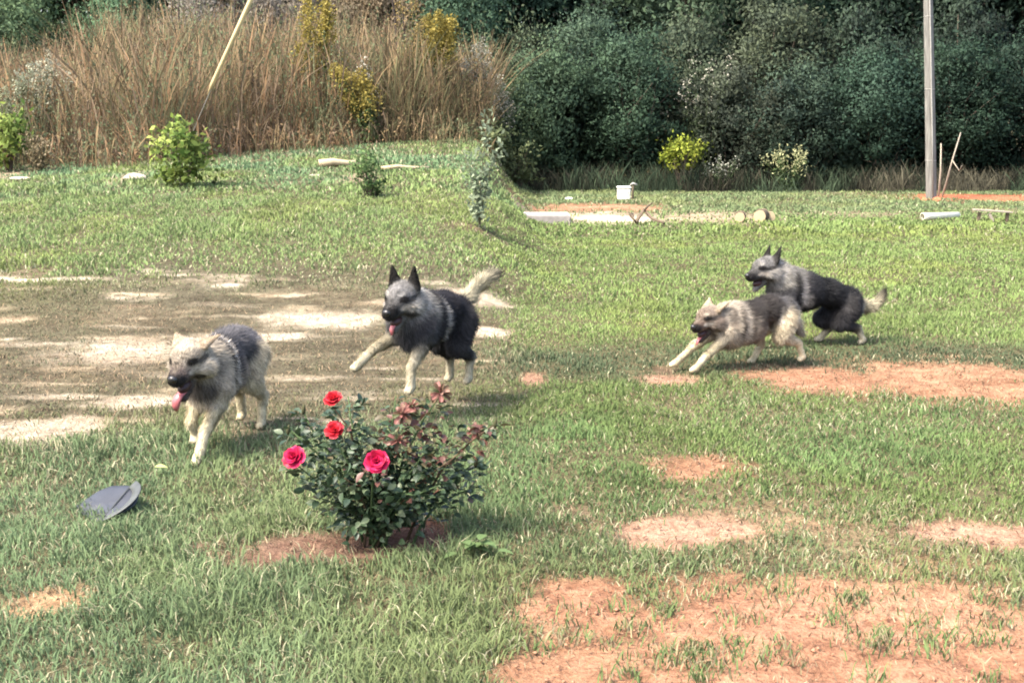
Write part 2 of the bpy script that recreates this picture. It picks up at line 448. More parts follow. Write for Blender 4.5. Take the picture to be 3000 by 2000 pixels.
# soil crumbs and small stones on the bare patches
x, y = scatter(3.9, 11, 260)
b, bc = soil(x, y)
keep = rng.random(len(x)) < b ** 2
x, y, bc = x[keep], y[keep], bc[keep]; n = len(x)
oct_ = np.array([(1, 0, 0), (0, 1, 0), (-1, 0, 0), (0, -1, 0), (0, 0, .7), (0, 0, -.7)])
of = np.array([(0, 1, 4), (1, 2, 4), (2, 3, 4), (3, 0, 4), (1, 0, 5), (2, 1, 5), (3, 2, 5), (0, 3, 5)])
rad = .003 + .011 * rng.random(n) ** 3
V = oct_[None] * rad[:, None, None] * (.6 + .8 * rng.random((n, 6, 1))) + np.stack([x, y, terr(x, y)], -1)[:, None]
C = np.repeat((bc * (.7 + .6 * rng.random((n, 1))))[:, None], 6, 1)
F = (np.arange(n) * 6)[:, None, None] + of[None]
co = link('soil_crumbs', np_mesh('crumbs', V.reshape(-1, 3), F.reshape(-1, 3), M_STRAW, C.reshape(-1, 3)))
tag(co, 'loose clods and crumbs of soil on bare ground', 'soil', kind='stuff')

# ------------------------------------------------------------------ foliage builders
def leaf_quads(P, size, col, up=0.25, ratio=.5):
    """diamond-shaped leaves at points P"""
    n = len(P)
    d = rng.normal(size=(n, 3)); d[:, 2] += up; d = unit(d)
    q = unit(np.cross(d, rng.normal(size=(n, 3))))
    nn = np.cross(d, q)
    s = np.asarray(size).reshape(-1, 1) * np.ones((n, 1))
    V = np.zeros((n, 4, 3))
    V[:, 0] = P; V[:, 1] = P + d * s * .45 + q * s * ratio / 2 + nn * s * .08
    V[:, 2] = P + d * s; V[:, 3] = P + d * s * .45 - q * s * ratio / 2 + nn * s * .08
    F = (np.arange(n) * 4)[:, None] + np.arange(4)[None]
    return V.reshape(-1, 3), F, np.repeat(col, 4, 0)

def crown(seed, nclump, n, rx, ry, z0, z1, leaf, hollow=.35, csize=.32, cols=((.05, .08, .03), (.11, .15, .05)), taper=.3, ratio=.5):
    """uneven crown made of leaf clumps; returns mesh arrays and clump centres"""
    global rng
    keep = rng; rng = np.random.default_rng(seed)
    d = unit(rng.normal(size=(nclump, 3))); r = hollow + (1 - hollow) * rng.random(nclump) ** .5
    c = d * r[:, None]
    zc = (z0 + z1) / 2; hz = (z1 - z0) / 2
    f = 1 - taper * np.clip(c[:, 2], 0, 1)
    cen = np.stack([c[:, 0] * rx * f, c[:, 1] * ry * f, zc + c[:, 2] * hz], -1)
    k = rng.integers(0, nclump, n)
    cs = csize * (.5 + .9 * rng.random(nclump))
    P = cen[k] + rng.normal(size=(n, 3)) * cs[k, None] * np.array([1, 1, .75]) * .55
    ok = P[:, 2] > .02; P = P[ok]; k = k[ok]; n = len(P)
    tone = rng.random(nclump)[k]
    col = np.array(cols[0]) + (np.array(cols[1]) - np.array(cols[0])) * np.clip(tone ** 1.3 * .85 + rng.random(n) * .2, 0, 1)[:, None]
    V, F, C = leaf_quads(P, leaf * (.6 + .8 * rng.random(n)), col, .2, ratio)
    own = unit(P - cen[k]); whole = unit((P - np.array([0, 0, zc])) / np.array([rx, ry, hz]) ** 1.0)
    NN = np.repeat(unit(own * .8 + whole + np.array([0, 0, .25])), 4, 0)
    rng = keep
    return V, F, C, cen, NN

def stems(cen, seed, r0, bark=(.10, .08, .06), multi=False, lean=.1, n=6):
    """trunk with limbs running to the clump centres"""
    g_ = np.random.default_rng(seed); A = Acc()
    top = cen[:, 2].max()
    if multi:
        for c in cen[::max(1, len(cen) // 14)]:
            p0 = np.array([g_.normal() * r0 * 3, g_.normal() * r0 * 3, -.05])
            mid = p0 * .5 + c * .5 + np.array([0, 0, top * .12]) + g_.normal(size=3) * .05 * top
            A.tube([p0, p0 * .7 + mid * .3, mid, c], [r0, r0 * .85, r0 * .6, r0 * .25], 5, bark)
    else:
        ax = [np.array([0, 0, -.1])]
        for i in range(1, 7):
            ax.append(np.array([g_.normal() * lean * top * .05 * i ** .5, g_.normal() * lean * top * .05 * i ** .5, top * i / 7.0]))
        ax = np.array(ax); A.tube(ax, np.linspace(r0, r0 * .25, 7), 8, bark)
        for c in cen[::max(1, len(cen) // 26)]:
            t = np.clip((c[2] - .25 * top) / top, .12, .9) * 6; i = int(min(5, t)); q = ax[i] + (ax[i + 1] - ax[i]) * (t - i)
            rr = r0 * (1 - .12 * t) * .4
            A.tube([q, q * .5 + c * .5 + np.array([0, 0, .04 * top]), c], [rr, rr * .65, rr * .25], 5, bark)
    return A

def plant(name, label, cat, pos, crown_args, stem_args, color=(1, 1, 1), rz=0, scale=1.0, group=None):
    V, F, C, cen, NN = crown(**crown_args)
    root = empty(name, pos, rz); tag(root, label, cat, group)
    root.scale = (scale,) * 3
    A = stems(cen, crown_args['seed'], **stem_args)
    link('trunk', A.mesh('trunk', M_BARK, True), root)
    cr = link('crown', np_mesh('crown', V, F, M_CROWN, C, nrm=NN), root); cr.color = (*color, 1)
    cr['kind'] = 'stuff'
    return root

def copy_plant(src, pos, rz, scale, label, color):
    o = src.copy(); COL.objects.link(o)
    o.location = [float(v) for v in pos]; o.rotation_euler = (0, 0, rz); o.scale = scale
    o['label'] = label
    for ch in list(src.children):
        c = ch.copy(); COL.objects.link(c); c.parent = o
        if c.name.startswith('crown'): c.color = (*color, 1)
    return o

# ------------------------------------------------------------------ thicket and trees on the right
def gz(x, y): return (x, y, float(terr(x, y)))
SHR = dict(nclump=90, n=21000, rx=1.7, ry=1.4, z0=.1, z1=3.6, leaf=.095, csize=.5, cols=((.032, .049, .036), (.084, .112, .070)))
sh_a = plant('thicket_shrub', 'mid green leafy shrub at the left end of the dark thicket', 'shrub', gz(1.1, 33.6), dict(SHR, seed=101), dict(r0=.035, multi=True), (.95, 1.12, .95), 0, 1.0, 'shrubs of the dark thicket')
sh_b = plant('thicket_shrub', 'dense dark shrub behind the white box', 'shrub', gz(3.4, 33.9), dict(SHR, seed=102, rx=1.5, z1=4.2, nclump=110), dict(r0=.035, multi=True), (.75, .95, .85), 0, 1.0, 'shrubs of the dark thicket')
sh_c = plant('thicket_shrub', 'olive leafy shrub in the middle of the thicket', 'shrub', gz(5.9, 34.0), dict(SHR, seed=103, rx=1.9, z1=3.2, cols=((.036, .046, .034), (.088, .104, .066))), dict(r0=.03, multi=True), (1, 1, 1), 0, 1.0, 'shrubs of the dark thicket')
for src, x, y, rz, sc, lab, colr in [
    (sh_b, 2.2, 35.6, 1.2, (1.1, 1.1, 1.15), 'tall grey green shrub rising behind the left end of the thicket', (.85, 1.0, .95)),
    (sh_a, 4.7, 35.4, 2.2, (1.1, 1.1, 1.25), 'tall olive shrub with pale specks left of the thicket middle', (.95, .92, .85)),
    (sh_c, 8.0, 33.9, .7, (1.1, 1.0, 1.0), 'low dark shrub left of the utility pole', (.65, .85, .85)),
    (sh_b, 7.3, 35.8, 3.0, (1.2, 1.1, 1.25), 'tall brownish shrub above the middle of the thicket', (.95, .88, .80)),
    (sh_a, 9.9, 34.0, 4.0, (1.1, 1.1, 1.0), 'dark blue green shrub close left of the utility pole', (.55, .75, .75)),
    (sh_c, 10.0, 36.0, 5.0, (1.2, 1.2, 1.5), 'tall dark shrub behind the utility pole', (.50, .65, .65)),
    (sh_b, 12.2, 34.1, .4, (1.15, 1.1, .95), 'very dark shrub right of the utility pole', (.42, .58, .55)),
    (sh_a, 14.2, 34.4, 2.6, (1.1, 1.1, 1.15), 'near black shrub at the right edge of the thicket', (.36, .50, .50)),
    (sh_c, 12.9, 36.2, 1.6, (1.3, 1.2, 1.6), 'tall blackish shrub behind the right end of the thicket', (.38, .50, .50)),
    (sh_b, 16.6, 34.5, 1.6, (1.2, 1.2, 1.1), 'blackish shrub beyond the right edge of the thicket', (.40, .52, .52)),
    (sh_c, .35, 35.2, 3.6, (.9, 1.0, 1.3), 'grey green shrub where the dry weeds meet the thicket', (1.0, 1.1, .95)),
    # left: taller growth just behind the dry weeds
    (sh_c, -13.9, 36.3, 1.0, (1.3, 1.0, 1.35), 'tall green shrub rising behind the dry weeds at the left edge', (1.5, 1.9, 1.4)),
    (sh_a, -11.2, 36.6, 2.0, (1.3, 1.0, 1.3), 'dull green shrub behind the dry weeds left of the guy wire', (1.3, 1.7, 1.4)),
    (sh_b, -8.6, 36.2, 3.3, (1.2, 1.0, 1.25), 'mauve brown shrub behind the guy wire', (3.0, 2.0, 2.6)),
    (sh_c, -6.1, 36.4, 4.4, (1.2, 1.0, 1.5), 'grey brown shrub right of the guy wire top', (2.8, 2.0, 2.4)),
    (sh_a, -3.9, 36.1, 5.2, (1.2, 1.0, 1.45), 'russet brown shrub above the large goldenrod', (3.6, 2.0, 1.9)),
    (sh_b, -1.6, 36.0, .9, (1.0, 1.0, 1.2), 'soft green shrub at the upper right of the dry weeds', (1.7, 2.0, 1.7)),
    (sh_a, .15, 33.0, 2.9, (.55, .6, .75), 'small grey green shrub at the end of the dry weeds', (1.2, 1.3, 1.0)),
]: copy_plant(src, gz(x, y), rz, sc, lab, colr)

TRE = dict(nclump=150, n=21000, rx=3.1, ry=2.6, z0=1.2, z1=10.5, leaf=.19, csize=.85, hollow=.3, cols=((.026, .042, .030), (.072, .100, .060)))
tr_a = plant('forest_tree', 'dark green tree behind the middle of the thicket', 'tree', gz(5.6, 40.5), dict(TRE, seed=201), dict(r0=.17), (.9, 1, .9), 0, 1.0, 'trees behind the thicket')
tr_b = plant('forest_tree', 'dark tree above the left end of the thicket', 'tree', gz(.2, 42.5), dict(TRE, seed=202, z1=9.5, rx=2.6), dict(r0=.15), (.6, .8, .8), 0, 1.0, 'trees behind the thicket')
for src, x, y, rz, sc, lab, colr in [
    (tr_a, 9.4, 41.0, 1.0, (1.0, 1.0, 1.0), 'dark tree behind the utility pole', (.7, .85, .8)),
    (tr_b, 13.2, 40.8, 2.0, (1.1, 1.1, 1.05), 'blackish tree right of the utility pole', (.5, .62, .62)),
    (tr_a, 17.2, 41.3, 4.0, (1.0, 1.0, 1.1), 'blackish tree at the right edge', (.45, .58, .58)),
    (tr_b, 7.4, 45.5, 5.0, (1.3, 1.2, 1.2), 'very dark tree far behind the thicket middle', (.5, .6, .6)),
    (tr_a, 3.0, 47.5, .5, (1.3, 1.2, 1.2), 'shade-tinted tree filling the dark gap above the thicket', (.28, .40, .50)),  # deep shade between the trees put into this crown's navy-dark tint
    (tr_b, 12.0, 46.0, .9, (1.4, 1.2, 1.25), 'very dark tree far behind the utility pole', (.4, .5, .5)),
    (tr_a, 19.5, 46.5, 2.4, (1.4, 1.2, 1.2), 'very dark tree far behind the right edge', (.4, .5, .5)),
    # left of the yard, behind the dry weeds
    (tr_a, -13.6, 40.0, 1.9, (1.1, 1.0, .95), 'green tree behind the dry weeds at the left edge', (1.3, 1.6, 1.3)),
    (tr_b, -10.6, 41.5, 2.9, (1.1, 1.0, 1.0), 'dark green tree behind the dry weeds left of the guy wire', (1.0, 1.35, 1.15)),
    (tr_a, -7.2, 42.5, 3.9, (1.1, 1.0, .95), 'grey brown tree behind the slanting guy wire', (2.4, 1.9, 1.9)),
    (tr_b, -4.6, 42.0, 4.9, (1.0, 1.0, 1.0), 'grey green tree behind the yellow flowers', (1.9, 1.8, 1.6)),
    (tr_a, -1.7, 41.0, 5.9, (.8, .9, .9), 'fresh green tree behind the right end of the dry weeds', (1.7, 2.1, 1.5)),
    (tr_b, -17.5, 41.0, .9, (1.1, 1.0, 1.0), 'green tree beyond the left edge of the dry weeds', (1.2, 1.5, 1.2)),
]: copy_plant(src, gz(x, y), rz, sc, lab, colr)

# far wood closing the view: one mass of foliage
W_ = []
n = 60000
fx = (rng.random(n) * 2 - 1) * 34; fy = 50 + rng.random(n) * 5; fz = rng.random(n) ** .8 * 15
colr = np.array((.018, .032, .018)) * (.4 + 1.2 * rng.random((n, 1))) * (1 + .8 * sstep(3, -3, fx))[:, None]
V, F, C = leaf_quads(np.stack([fx, fy, fz], -1), .45 * (.6 + .8 * rng.random(n)), colr, .2, .7)
fw = link('distant_wood', np_mesh('distant_wood', V, F, M_LEAF, C)); tag(fw, 'dark mass of woodland closing the view behind the trees', 'woodland', kind='stuff')

# ------------------------------------------------------------------ tall dry weeds on the left, undergrowth on the right
def strands(x, y, h, w, lean, col, tipcol, seg=4, heads=.4):
    n = len(x); z = terr(x, y) - .02
    a = rng.normal(size=n) * .6; la = rng.random(n) * 2 * math.pi
    t = np.linspace(0, 1, seg + 1)
    lx, ly = np.cos(la) * lean * h, np.sin(la) * lean * h
    V = np.zeros((n, seg + 1, 2, 3)); C = np.zeros((n, seg + 1, 2, 3))
    hd = rng.random(n) < heads
    for i, ti in enumerate(t):
        ww = w * (1 - .55 * ti)
        if i == seg - 1: ww = np.where(hd, w * 2.6, ww)
        if i == seg: ww = w * .3
        for j, sg in enumerate((-1, 1)):
            V[:, i, j] = np.stack([x + lx * ti ** 2 + sg * np.cos(a) * ww / 2, y + ly * ti ** 2 + sg * np.sin(a) * ww / 2, z + h * ti * (1 - .25 * lean * ti)], -1)
            C[:, i, j] = col * (1 - ti ** 1.5) + tipcol * ti ** 1.5
    b = (np.arange(n) * (seg + 1) * 2)[:, None]
    F = np.concatenate([b + np.array([[2 * i, 2 * i + 1, 2 * i + 3, 2 * i + 2]]) for i in range(seg)])
    return V.reshape(-1, 3), F, C.reshape(-1, 3)

EDGE = np.array([ground(px_, py_)[:2] for px_, py_ in ((-250, 500), (20, 488), (300, 482), (520, 470), (700, 445), (900, 432), (1150, 418), (1350, 410), (1480, 408))])
EDGE[:, 1] = np.minimum(EDGE[:, 1], 30.6)
EDGE[:, 0] = [at(px_, 420, Y_)[0] for px_, Y_ in zip((-250, 20, 300, 520, 700, 900, 1150, 1350, 1480), EDGE[:, 1])]
EDGE = EDGE[np.argsort(EDGE[:, 0])]
A = Acc()
n = 50000
x = -17.5 + rng.random(n) * 17.0; y = np.interp(x, EDGE[:, 0], EDGE[:, 1])
front = rng.random(n) < .07
y = y + np.where(front, -1.6 * rng.random(n) ** 2, rng.random(n) ** 1.2 * np.maximum(3.4, 35.5 - y)) + .9 * (fbm(x * .6, 0 * x, 303) - .5)
dn = fbm(x * 1.3, y * 1.3, 301); dh = fbm(x * .5, y * .5, 302)
kp = rng.random(n) < .12 + 1.9 * (dn - .28)
x, y, dn, dh, front = x[kp], y[kp], dn[kp], dh[kp], front[kp]; n = len(x)
h = (.4 + 1.9 * rng.random(n)) * (.35 + 1.15 * dh) * (.85 + .35 * sstep(-12, -9.5, x)) * (1 - .18 * sstep(-3, -.8, x)) + .22 * (y - np.interp(x, EDGE[:, 0], EDGE[:, 1])).clip(0, 4)
h = np.where(front, h * .35, h)
pal = np.array([(.098, .076, .048), (.076, .082, .044), (.128, .102, .060), (.108, .086, .064), (.122, .082, .048), (.080, .092, .054)])
pk = np.clip(((fbm(x * .55, y * .5, 305, 3) - .22) / .56 * 6 + rng.normal(size=n) * .7).astype(int), 0, 5)
c0 = pal[pk] * np.array((1.18, 1.05, .92)) * (.45 + .85 * rng.random((n, 1)))
tip = c0 * 1.2 + np.array((.03, .025, .016))
V, F, C = strands(x, y, h, .006 + .011 * rng.random(n), .1 + .6 * rng.random(n) ** 2, c0, tip, 4, .5)
A.add(V, F, None, C)
# small brittle leaves along the stems
k = rng.integers(0, n, 130000)
P = np.stack([x[k], y[k], terr(x[k], y[k]) + h[k] * (.25 + .75 * rng.random(len(k)))], -1) + rng.normal(size=(len(k), 3)) * .07
grn = sstep(.42, .60, fbm(x[k] * .9 + 40, y[k] * .7 + P[:, 2] * .8, 317, 3))[:, None]
lc_ = (c0[k] * (1 - grn) + np.array((.085, .108, .056)) * grn) * (.75 + .7 * rng.random((len(k), 1)))
V, F, C = leaf_quads(P, .035 + .065 * rng.random(len(k)), lc_, 1.0, .4)
A.add(V, F, None, C)
dw = link('tall_dry_weeds', A.mesh('tall_dry_weeds', M_STRAW)); tag(dw, 'tall brown dry weeds and grasses along the back of the yard', 'dry weeds', kind='stuff')

A = Acc()
n = 14000
x = .1 + rng.random(n) * 17; y = 31.6 + rng.random(n) * 2.0
h = (.15 + .75 * rng.random(n) ** 1.8) * (.4 + fbm(x * .7, y, 310))
c0 = (np.array((.058, .054, .036)) * (1 - sstep(.3, .5, fbm(x * .5, y, 311)))[:, None] + np.array((.042, .062, .034)) * sstep(.4, .6, fbm(x * .5, y, 311))[:, None]) * (.5 + .8 * rng.random((n, 1)))
V, F, C = strands(x, y, h, .007 + .012 * rng.random(n), .2 + .4 * rng.random(n), c0, c0 * 1.3, 3, .3)
A.add(V, F, None, C)
ug = link('thicket_undergrowth', A.mesh('thicket_undergrowth', M_STRAW)); tag(ug, 'low brown and green undergrowth along the foot of the thicket', 'undergrowth', kind='stuff')

# slender dark saplings standing in the dry weeds
def bare_sapling(px, py, Y, top, label, seed, br=5):
    g_ = np.random.default_rng(seed)
    p = at(px, py, Y); base = gz(p[0], Y)
    root = empty('bare_sapling', base); tag(root, label, 'sapling', 'dark stems among the dry weeds')
    A = Acc(); P = [(0, 0, -.1)]
    for i in range(1, 7): P.append((P[-1][0] + g_.normal() * .06, P[-1][1] + g_.normal() * .05, top * i / 6))
    P = np.array(P); A.tube(P, np.linspace(.05, .015, 7), 6, (.05, .04, .035)); link('stem', A.mesh('stem', M_BARK, True), root)
    for i in range(br):
        q = P[2 + i % 4]; a = g_.random() * 6.28; L = .7 + .7 * g_.random()
        B = Acc(); e = q + np.array([math.cos(a) * L, math.sin(a) * L * .6, L * .7])
        B.tube([q, (q + e) / 2 + np.array([0, 0, .08]), e], [.022, .015, .006], 5, (.06, .048, .04)); link('branch', B.mesh('branch', M_BARK, True), root)
bare_sapling(690, 330, 31.0, 4.2, 'forked dark sapling stem right of the slanting guy wire', 1)
bare_sapling(530, 330, 32.0, 4.0, 'thin dark sapling stem left of the slanting guy wire', 2)
bare_sapling(1190, 300, 31.8, 3.6, 'thin dark stem below the right yellow flowers', 3, 3)
bare_sapling(1170, 300, 32.4, 4.4, 'dark branching stem among reddish weeds near the top right', 4)

# ------------------------------------------------------------------ flowering goldenrod and pale seed-head weeds
def plume_plant(name, label, cat, pos, hgt, spread, n_st, plume_col, leaf_col, seed, lean=(0, 0), group=None, n_pl=230, psize=.05):
    g_ = np.random.default_rng(seed)
    root = empty(name, pos); tag(root, label, cat, group)
    for i in range(n_st):
        a = g_.random() * 6.28; r_ = spread * (.3 + .7 * g_.random()); H = hgt * (.65 + .4 * g_.random())
        e = np.array([math.cos(a) * r_ + lean[0] * H, math.sin(a) * r_ * .7 + lean[1] * H, H])
        b_ = np.array([math.cos(a) * .06, math.sin(a) * .06, -.05]); mid = b_ * .45 + e * .55 + np.array([-.04 * lean[0], 0, .1 * H])
        S = Acc(); S.tube([b_, (b_ + mid) / 2 + np.array([0, 0, .03]), mid, e], [.011, .010, .008, .004], 5, np.array(leaf_col) * .7)
        m_ = 34; t = .1 + .75 * g_.random(m_); P = b_ + (e - b_) * t[:, None] + g_.normal(size=(m_, 3)) * .05
        V, F, C = leaf_quads(P, .09 + .06 * g_.random(m_), np.array(leaf_col) * (.7 + .6 * g_.random((m_, 1))), .4, .35); S.add(V, F, None, C)
        st = link('stem', S.mesh('stem', M_LEAF), root)
        d = unit(e - mid); t = g_.random(n_pl) ** .8
        P = e - d * (t * min(hgt * .3, .5))[:, None] + g_.normal(size=(n_pl, 3)) * (.035 + .11 * t)[:, None]
        V, F, C = leaf_quads(P, psize * (.6 + .8 * g_.random(n_pl)), np.array(plume_col) * (.6 + .6 * g_.random((n_pl, 1))), .3, .8)
        link('flower_plume', np_mesh('flower_plume', V, F, M_LEAF, C), st)['kind'] = 'stuff'
    return root
YEL = (.30, .245, .065); GL = (.085, .12, .045); PAL = (.30, .29, .23)
def pl(px, py, Y): p = at(px, py, Y); return gz(p[0], Y)
def inweeds(px, back):
    Y = 30.0
    for _ in range(4): Y = float(np.interp(at(px, 400, Y)[0], EDGE[:, 0], EDGE[:, 1])) + back
    return gz(at(px, 400, Y)[0], Y)
print('EDGE', EDGE.round(1).tolist())
plume_plant('goldenrod', 'large leaning yellow goldenrod with plumes arching left in front of the dry weeds', 'goldenrod', inweeds(1095, -.2), 1.75, .5, 12, YEL, GL, 11, (-.32, 0), 'yellow goldenrods', 200, .055)
plume_plant('goldenrod', 'yellow goldenrod high among the weeds right of the guy wire', 'goldenrod', inweeds(945, .9), 3.25, .5, 9, YEL, GL, 12, (-.03, 0), 'yellow goldenrods', 320, .06)
plume_plant('goldenrod', 'yellow goldenrod high in the weeds at upper right of the dry band', 'goldenrod', inweeds(1290, .9), 2.95, .6, 11, YEL, GL, 13, (0, 0), 'yellow goldenrods', 320, .06)
plume_plant('seed_head_weed', 'pale fluffy seed-head weed right of the high goldenrod', 'weed', inweeds(1385, .9), 2.6, .5, 8, PAL, (.12, .13, .08), 14, (.05, 0), 'pale seed-head weeds', 110, .045)
plume_plant('seed_head_weed', 'pale seed-head weed at the right end of the dry weeds', 'weed', inweeds(1465, .9), 1.9, .35, 7, PAL, (.11, .12, .07), 15, (0, 0), 'pale seed-head weeds', 90, .045)
plume_plant('seed_head_weed', 'slender white seed-head weed just right of the large goldenrod', 'weed', inweeds(1075, .1), 1.9, .1, 4, (.40, .38, .31), GL, 16, (0, 0), 'pale seed-head weeds', 60, .045)
plume_plant('seed_head_weed', 'greyish seed-head weed standing left in the dry weeds', 'weed', inweeds(140, .9), 2.5, .6, 8, (.33, .33, .24), (.11, .12, .07), 17, (0, 0), 'pale seed-head weeds', 130, .05)
plume_plant('seed_head_weed', 'pale seed-head weed at the top of the weeds above the left bush', 'weed', inweeds(40, .9), 2.0, .5, 7, (.30, .33, .22), (.10, .13, .06), 18, (0, 0), 'pale seed-head weeds', 130, .05)
plume_plant('goldenrod', 'small yellow goldenrod peeping out left of the large one', 'goldenrod', inweeds(1010, .9), 2.3, .35, 5, YEL, GL, 22, (-.05, 0), 'yellow goldenrods', 120, .05)
plume_plant('goldenrod', 'faint yellow goldenrod at the top edge right of the middle weeds', 'goldenrod', inweeds(1210, .9), 3.3, .4, 6, (.27, .20, .08), GL, 23, (0, 0), 'yellow goldenrods', 120, .05)
plume_plant('flowering_weed', 'low weed with pale yellow flowers at the thicket foot left of the pole', 'weed', pl(2310, 520, 32.0), 1.15, .8, 12, (.42, .42, .22), (.06, .09, .035), 19, (0, 0), 'flowering weeds at the thicket foot', 40, .055)
plume_plant('flowering_weed', 'low weed with whitish flowers right of the yellow green bush', 'weed', pl(2120, 520, 32.0), .8, .55, 8, (.40, .40, .32), (.06, .085, .04), 20, (0, 0), 'flowering weeds at the thicket foot', 30, .045)
plume_plant('flowering_weed', 'whitish flower specks high in the thicket middle', 'weed', pl(2060, 300, 33.0), 3.6, .8, 9, (.40, .38, .30), (.06, .08, .04), 21, (0, 0), 'flowering weeds at the thicket foot', 26, .055)

# ------------------------------------------------------------------ leafy bushes and saplings in the yard
def bush_at(name, label, cat, px, py, w_px, h_px, seed, cols, leaf, n, nclump, group, taper=.5, stem=.012, ratio=.55, csz=.3):
    p = ground(px, py); k = FPX / (p[1] / math.cos(PITCH) * 1.0)
    hh = h_px / k; rr = w_px / k / 2
    return plant(name, label, cat, p, dict(seed=seed, nclump=nclump, n=n, rx=rr, ry=rr, z0=.0, z1=hh, leaf=leaf, hollow=.2, csize=csz, cols=cols, taper=taper, ratio=ratio), dict(r0=stem, multi=True), (1, 1, 1), 0, 1.0, group)
LG = ((.10, .17, .035), (.30, .36, .09))
bush_at('leafy_bush', 'bright green leafy bush standing at the foot of the slanting guy wire', 'bush', 535, 548, 150, 195, 41, LG, .115, 900, 30, 'bushes in the yard', .45, csz=.22)
bush_at('leafy_bush', 'bright green leafy bush at the left edge before the weeds', 'bush', 30, 502, 120, 185, 42, LG, .125, 800, 26, 'bushes in the yard', .55, csz=.22)
bush_at('leafy_bush', 'small dark green bush between the fallen log and branch', 'bush', 1082, 578, 72, 130, 43, ((.04, .09, .03), (.15, .22, .08)), .06, 900, 22, 'bushes in the yard', .3, csz=.14)
plant('leafy_bush', 'yellow green bush glowing at the foot of the dark thicket', 'bush', pl(2000, 520, 32.1), dict(seed=44, nclump=26, n=1500, rx=.5, ry=.4, z0=.55, z1=1.35, leaf=.09, hollow=.2, csize=.22, cols=((.12, .17, .02), (.30, .33, .05)), taper=.2, ratio=.55), dict(r0=.012, multi=True), (1, 1, 1), 0, 1.0, 'bushes in the yard')
for (px_, X_, Y_, z_, sd__, lab_) in ((0, .15, 31.0, 1.05, 45, 'low green bush on the bank where the dry weeds end'), (0, -.45, 30.2, .7, 46, 'little olive bush on top of the bank by the weeds')):
    plant('leafy_bush', lab_, 'bush', gz(X_, Y_), dict(seed=sd__, nclump=22, n=900, rx=.6, ry=.5, z0=.0, z1=z_, leaf=.105, hollow=.2, csize=.26, cols=((.06, .08, .035), (.17, .20, .09)), taper=.3, ratio=.5), dict(r0=.01, multi=True), (1, 1, 1), 0, 1.0, 'bushes in the yard')
# thin leafy sapling near the right end of the dry field
p = ground(1405, 668)
root = empty('leafy_sapling', p); tag(root, 'thin pale leafed sapling on the grass right of the small bush', 'sapling')
g_ = np.random.default_rng(50)
for (dx, H, bend) in [(0.0, 1.55, .12), (-.05, 1.05, -.16), (.06, 1.2, .25), (-.02, .7, -.05)]:
    S = Acc(); path = [np.array([dx * t + bend * t * t, .05 * t, H * t - .03]) for t in np.linspace(0, 1, 6)]
    S.tube(path, np.linspace(.009, .003, 6), 5, (.12, .11, .07)); st = link('stem', S.mesh('stem', M_BARK, True), root)
    m_ = int(105 * H); t = .12 + .88 * g_.random(m_)
    P = np.stack([dx * t + bend * t * t, .05 * t, H * t], -1) + g_.normal(size=(m_, 3)) * .05
    V, F, C = leaf_quads(P, .065 + .045 * g_.random(m_), np.array((.20, .24, .155)) * (.5 + .9 * g_.random((m_, 1))), .3, .5)
    link('foliage', np_mesh('foliage', V, F, M_LEAF, C), st)['kind'] = 'stuff'
# short weed by the left bush with dry leaves
p = ground(118, 506)
plume_plant('dry_weed', 'small dry brown weed right of the left edge bush', 'weed', p, .75, .2, 6, (.30, .24, .15), (.14, .12, .07), 51, (0, 0), None, 30, .05)

# ------------------------------------------------------------------ guy wire, utility pole, sticks
M_YELLOW = solid_mat('faded_yellow_plastic', (.50, .40, .21), .55, .3, .2, 6, 0, (1, 1, .2))
M_STEEL = solid_mat('galvanised_steel', (.30, .29, .26), .5, .4, .3, 40)
a0 = ground(520, 470); d1 = at(735, 0, a0[1] - 1.0); a0 = np.array(a0)
d1 = np.array(d1); top = a0 + (d1 - a0) * 2.2
gw = empty('guy_wire', a0); tag(gw, 'slanting guy wire with pale yellow plastic guard rising over the dry weeds', 'guy wire')
A = Acc(); A.tube([np.zeros(3) + (0, 0, -.15), (top - a0) * .3, top - a0], [.010, .010, .010], 6); link('cable', A.mesh('cable', M_STEEL, True), gw)
A = Acc(); s0, s1 = (at(577, 262, a0[1] - .45) - a0), (top - a0) * .82
dirv = unit(top - a0); s0 = dirv * float(np.dot(s0, dirv)); s1 = dirv * float(np.dot(s1, dirv))
A.tube([s0, s0 + dirv * .25, s1], [.012, .045, .05], 10); link('wire_guard', A.mesh('wire_guard', M_YELLOW, True), gw)
A = Acc(); A.tube([(0, 0, -.1), (.0, 0, .1), dirv * .35], [.03, .022, .012], 8); link('anchor_rod', A.mesh('anchor_rod', M_STEEL, True), gw)

M_POLE = solid_mat('weathered_pole_wood', (.19, .185, .165), .9, .15, .5, 5, .5, (9, 9, .35), (.09, .085, .075))
pb = ground(2728, 582); pd = pb[1]
kk = FPX / (pd / math.cos(PITCH))
up_ = empty('utility_pole', pb); tag(up_, 'tall weathered grey wooden utility pole standing in front of the thicket', 'utility pole')
A = Acc(); P = [(0, 0, -.2), (0, 0, .05), (-.11, 0, 1.5), (-.27, 0, 3.5), (-.47, 0, 6), (-.70, 0, 9)]
A.tube(P, [.128, .125, .118, .110, .10, .085], 20); pole = link('pole_shaft', A.mesh('pole_shaft', M_POLE, True), up_)
A = Acc(); cx, cy = -.09, -.135
A.tube([(.0, -.143, -.1), (-.11, -.135, 1.5), (-.27, -.127, 3.5), (-.47, -.117, 6), (-.66, -.103, 8.5)], .017, 8); link('conduit', A.mesh('conduit', M_STEEL, True), up_)
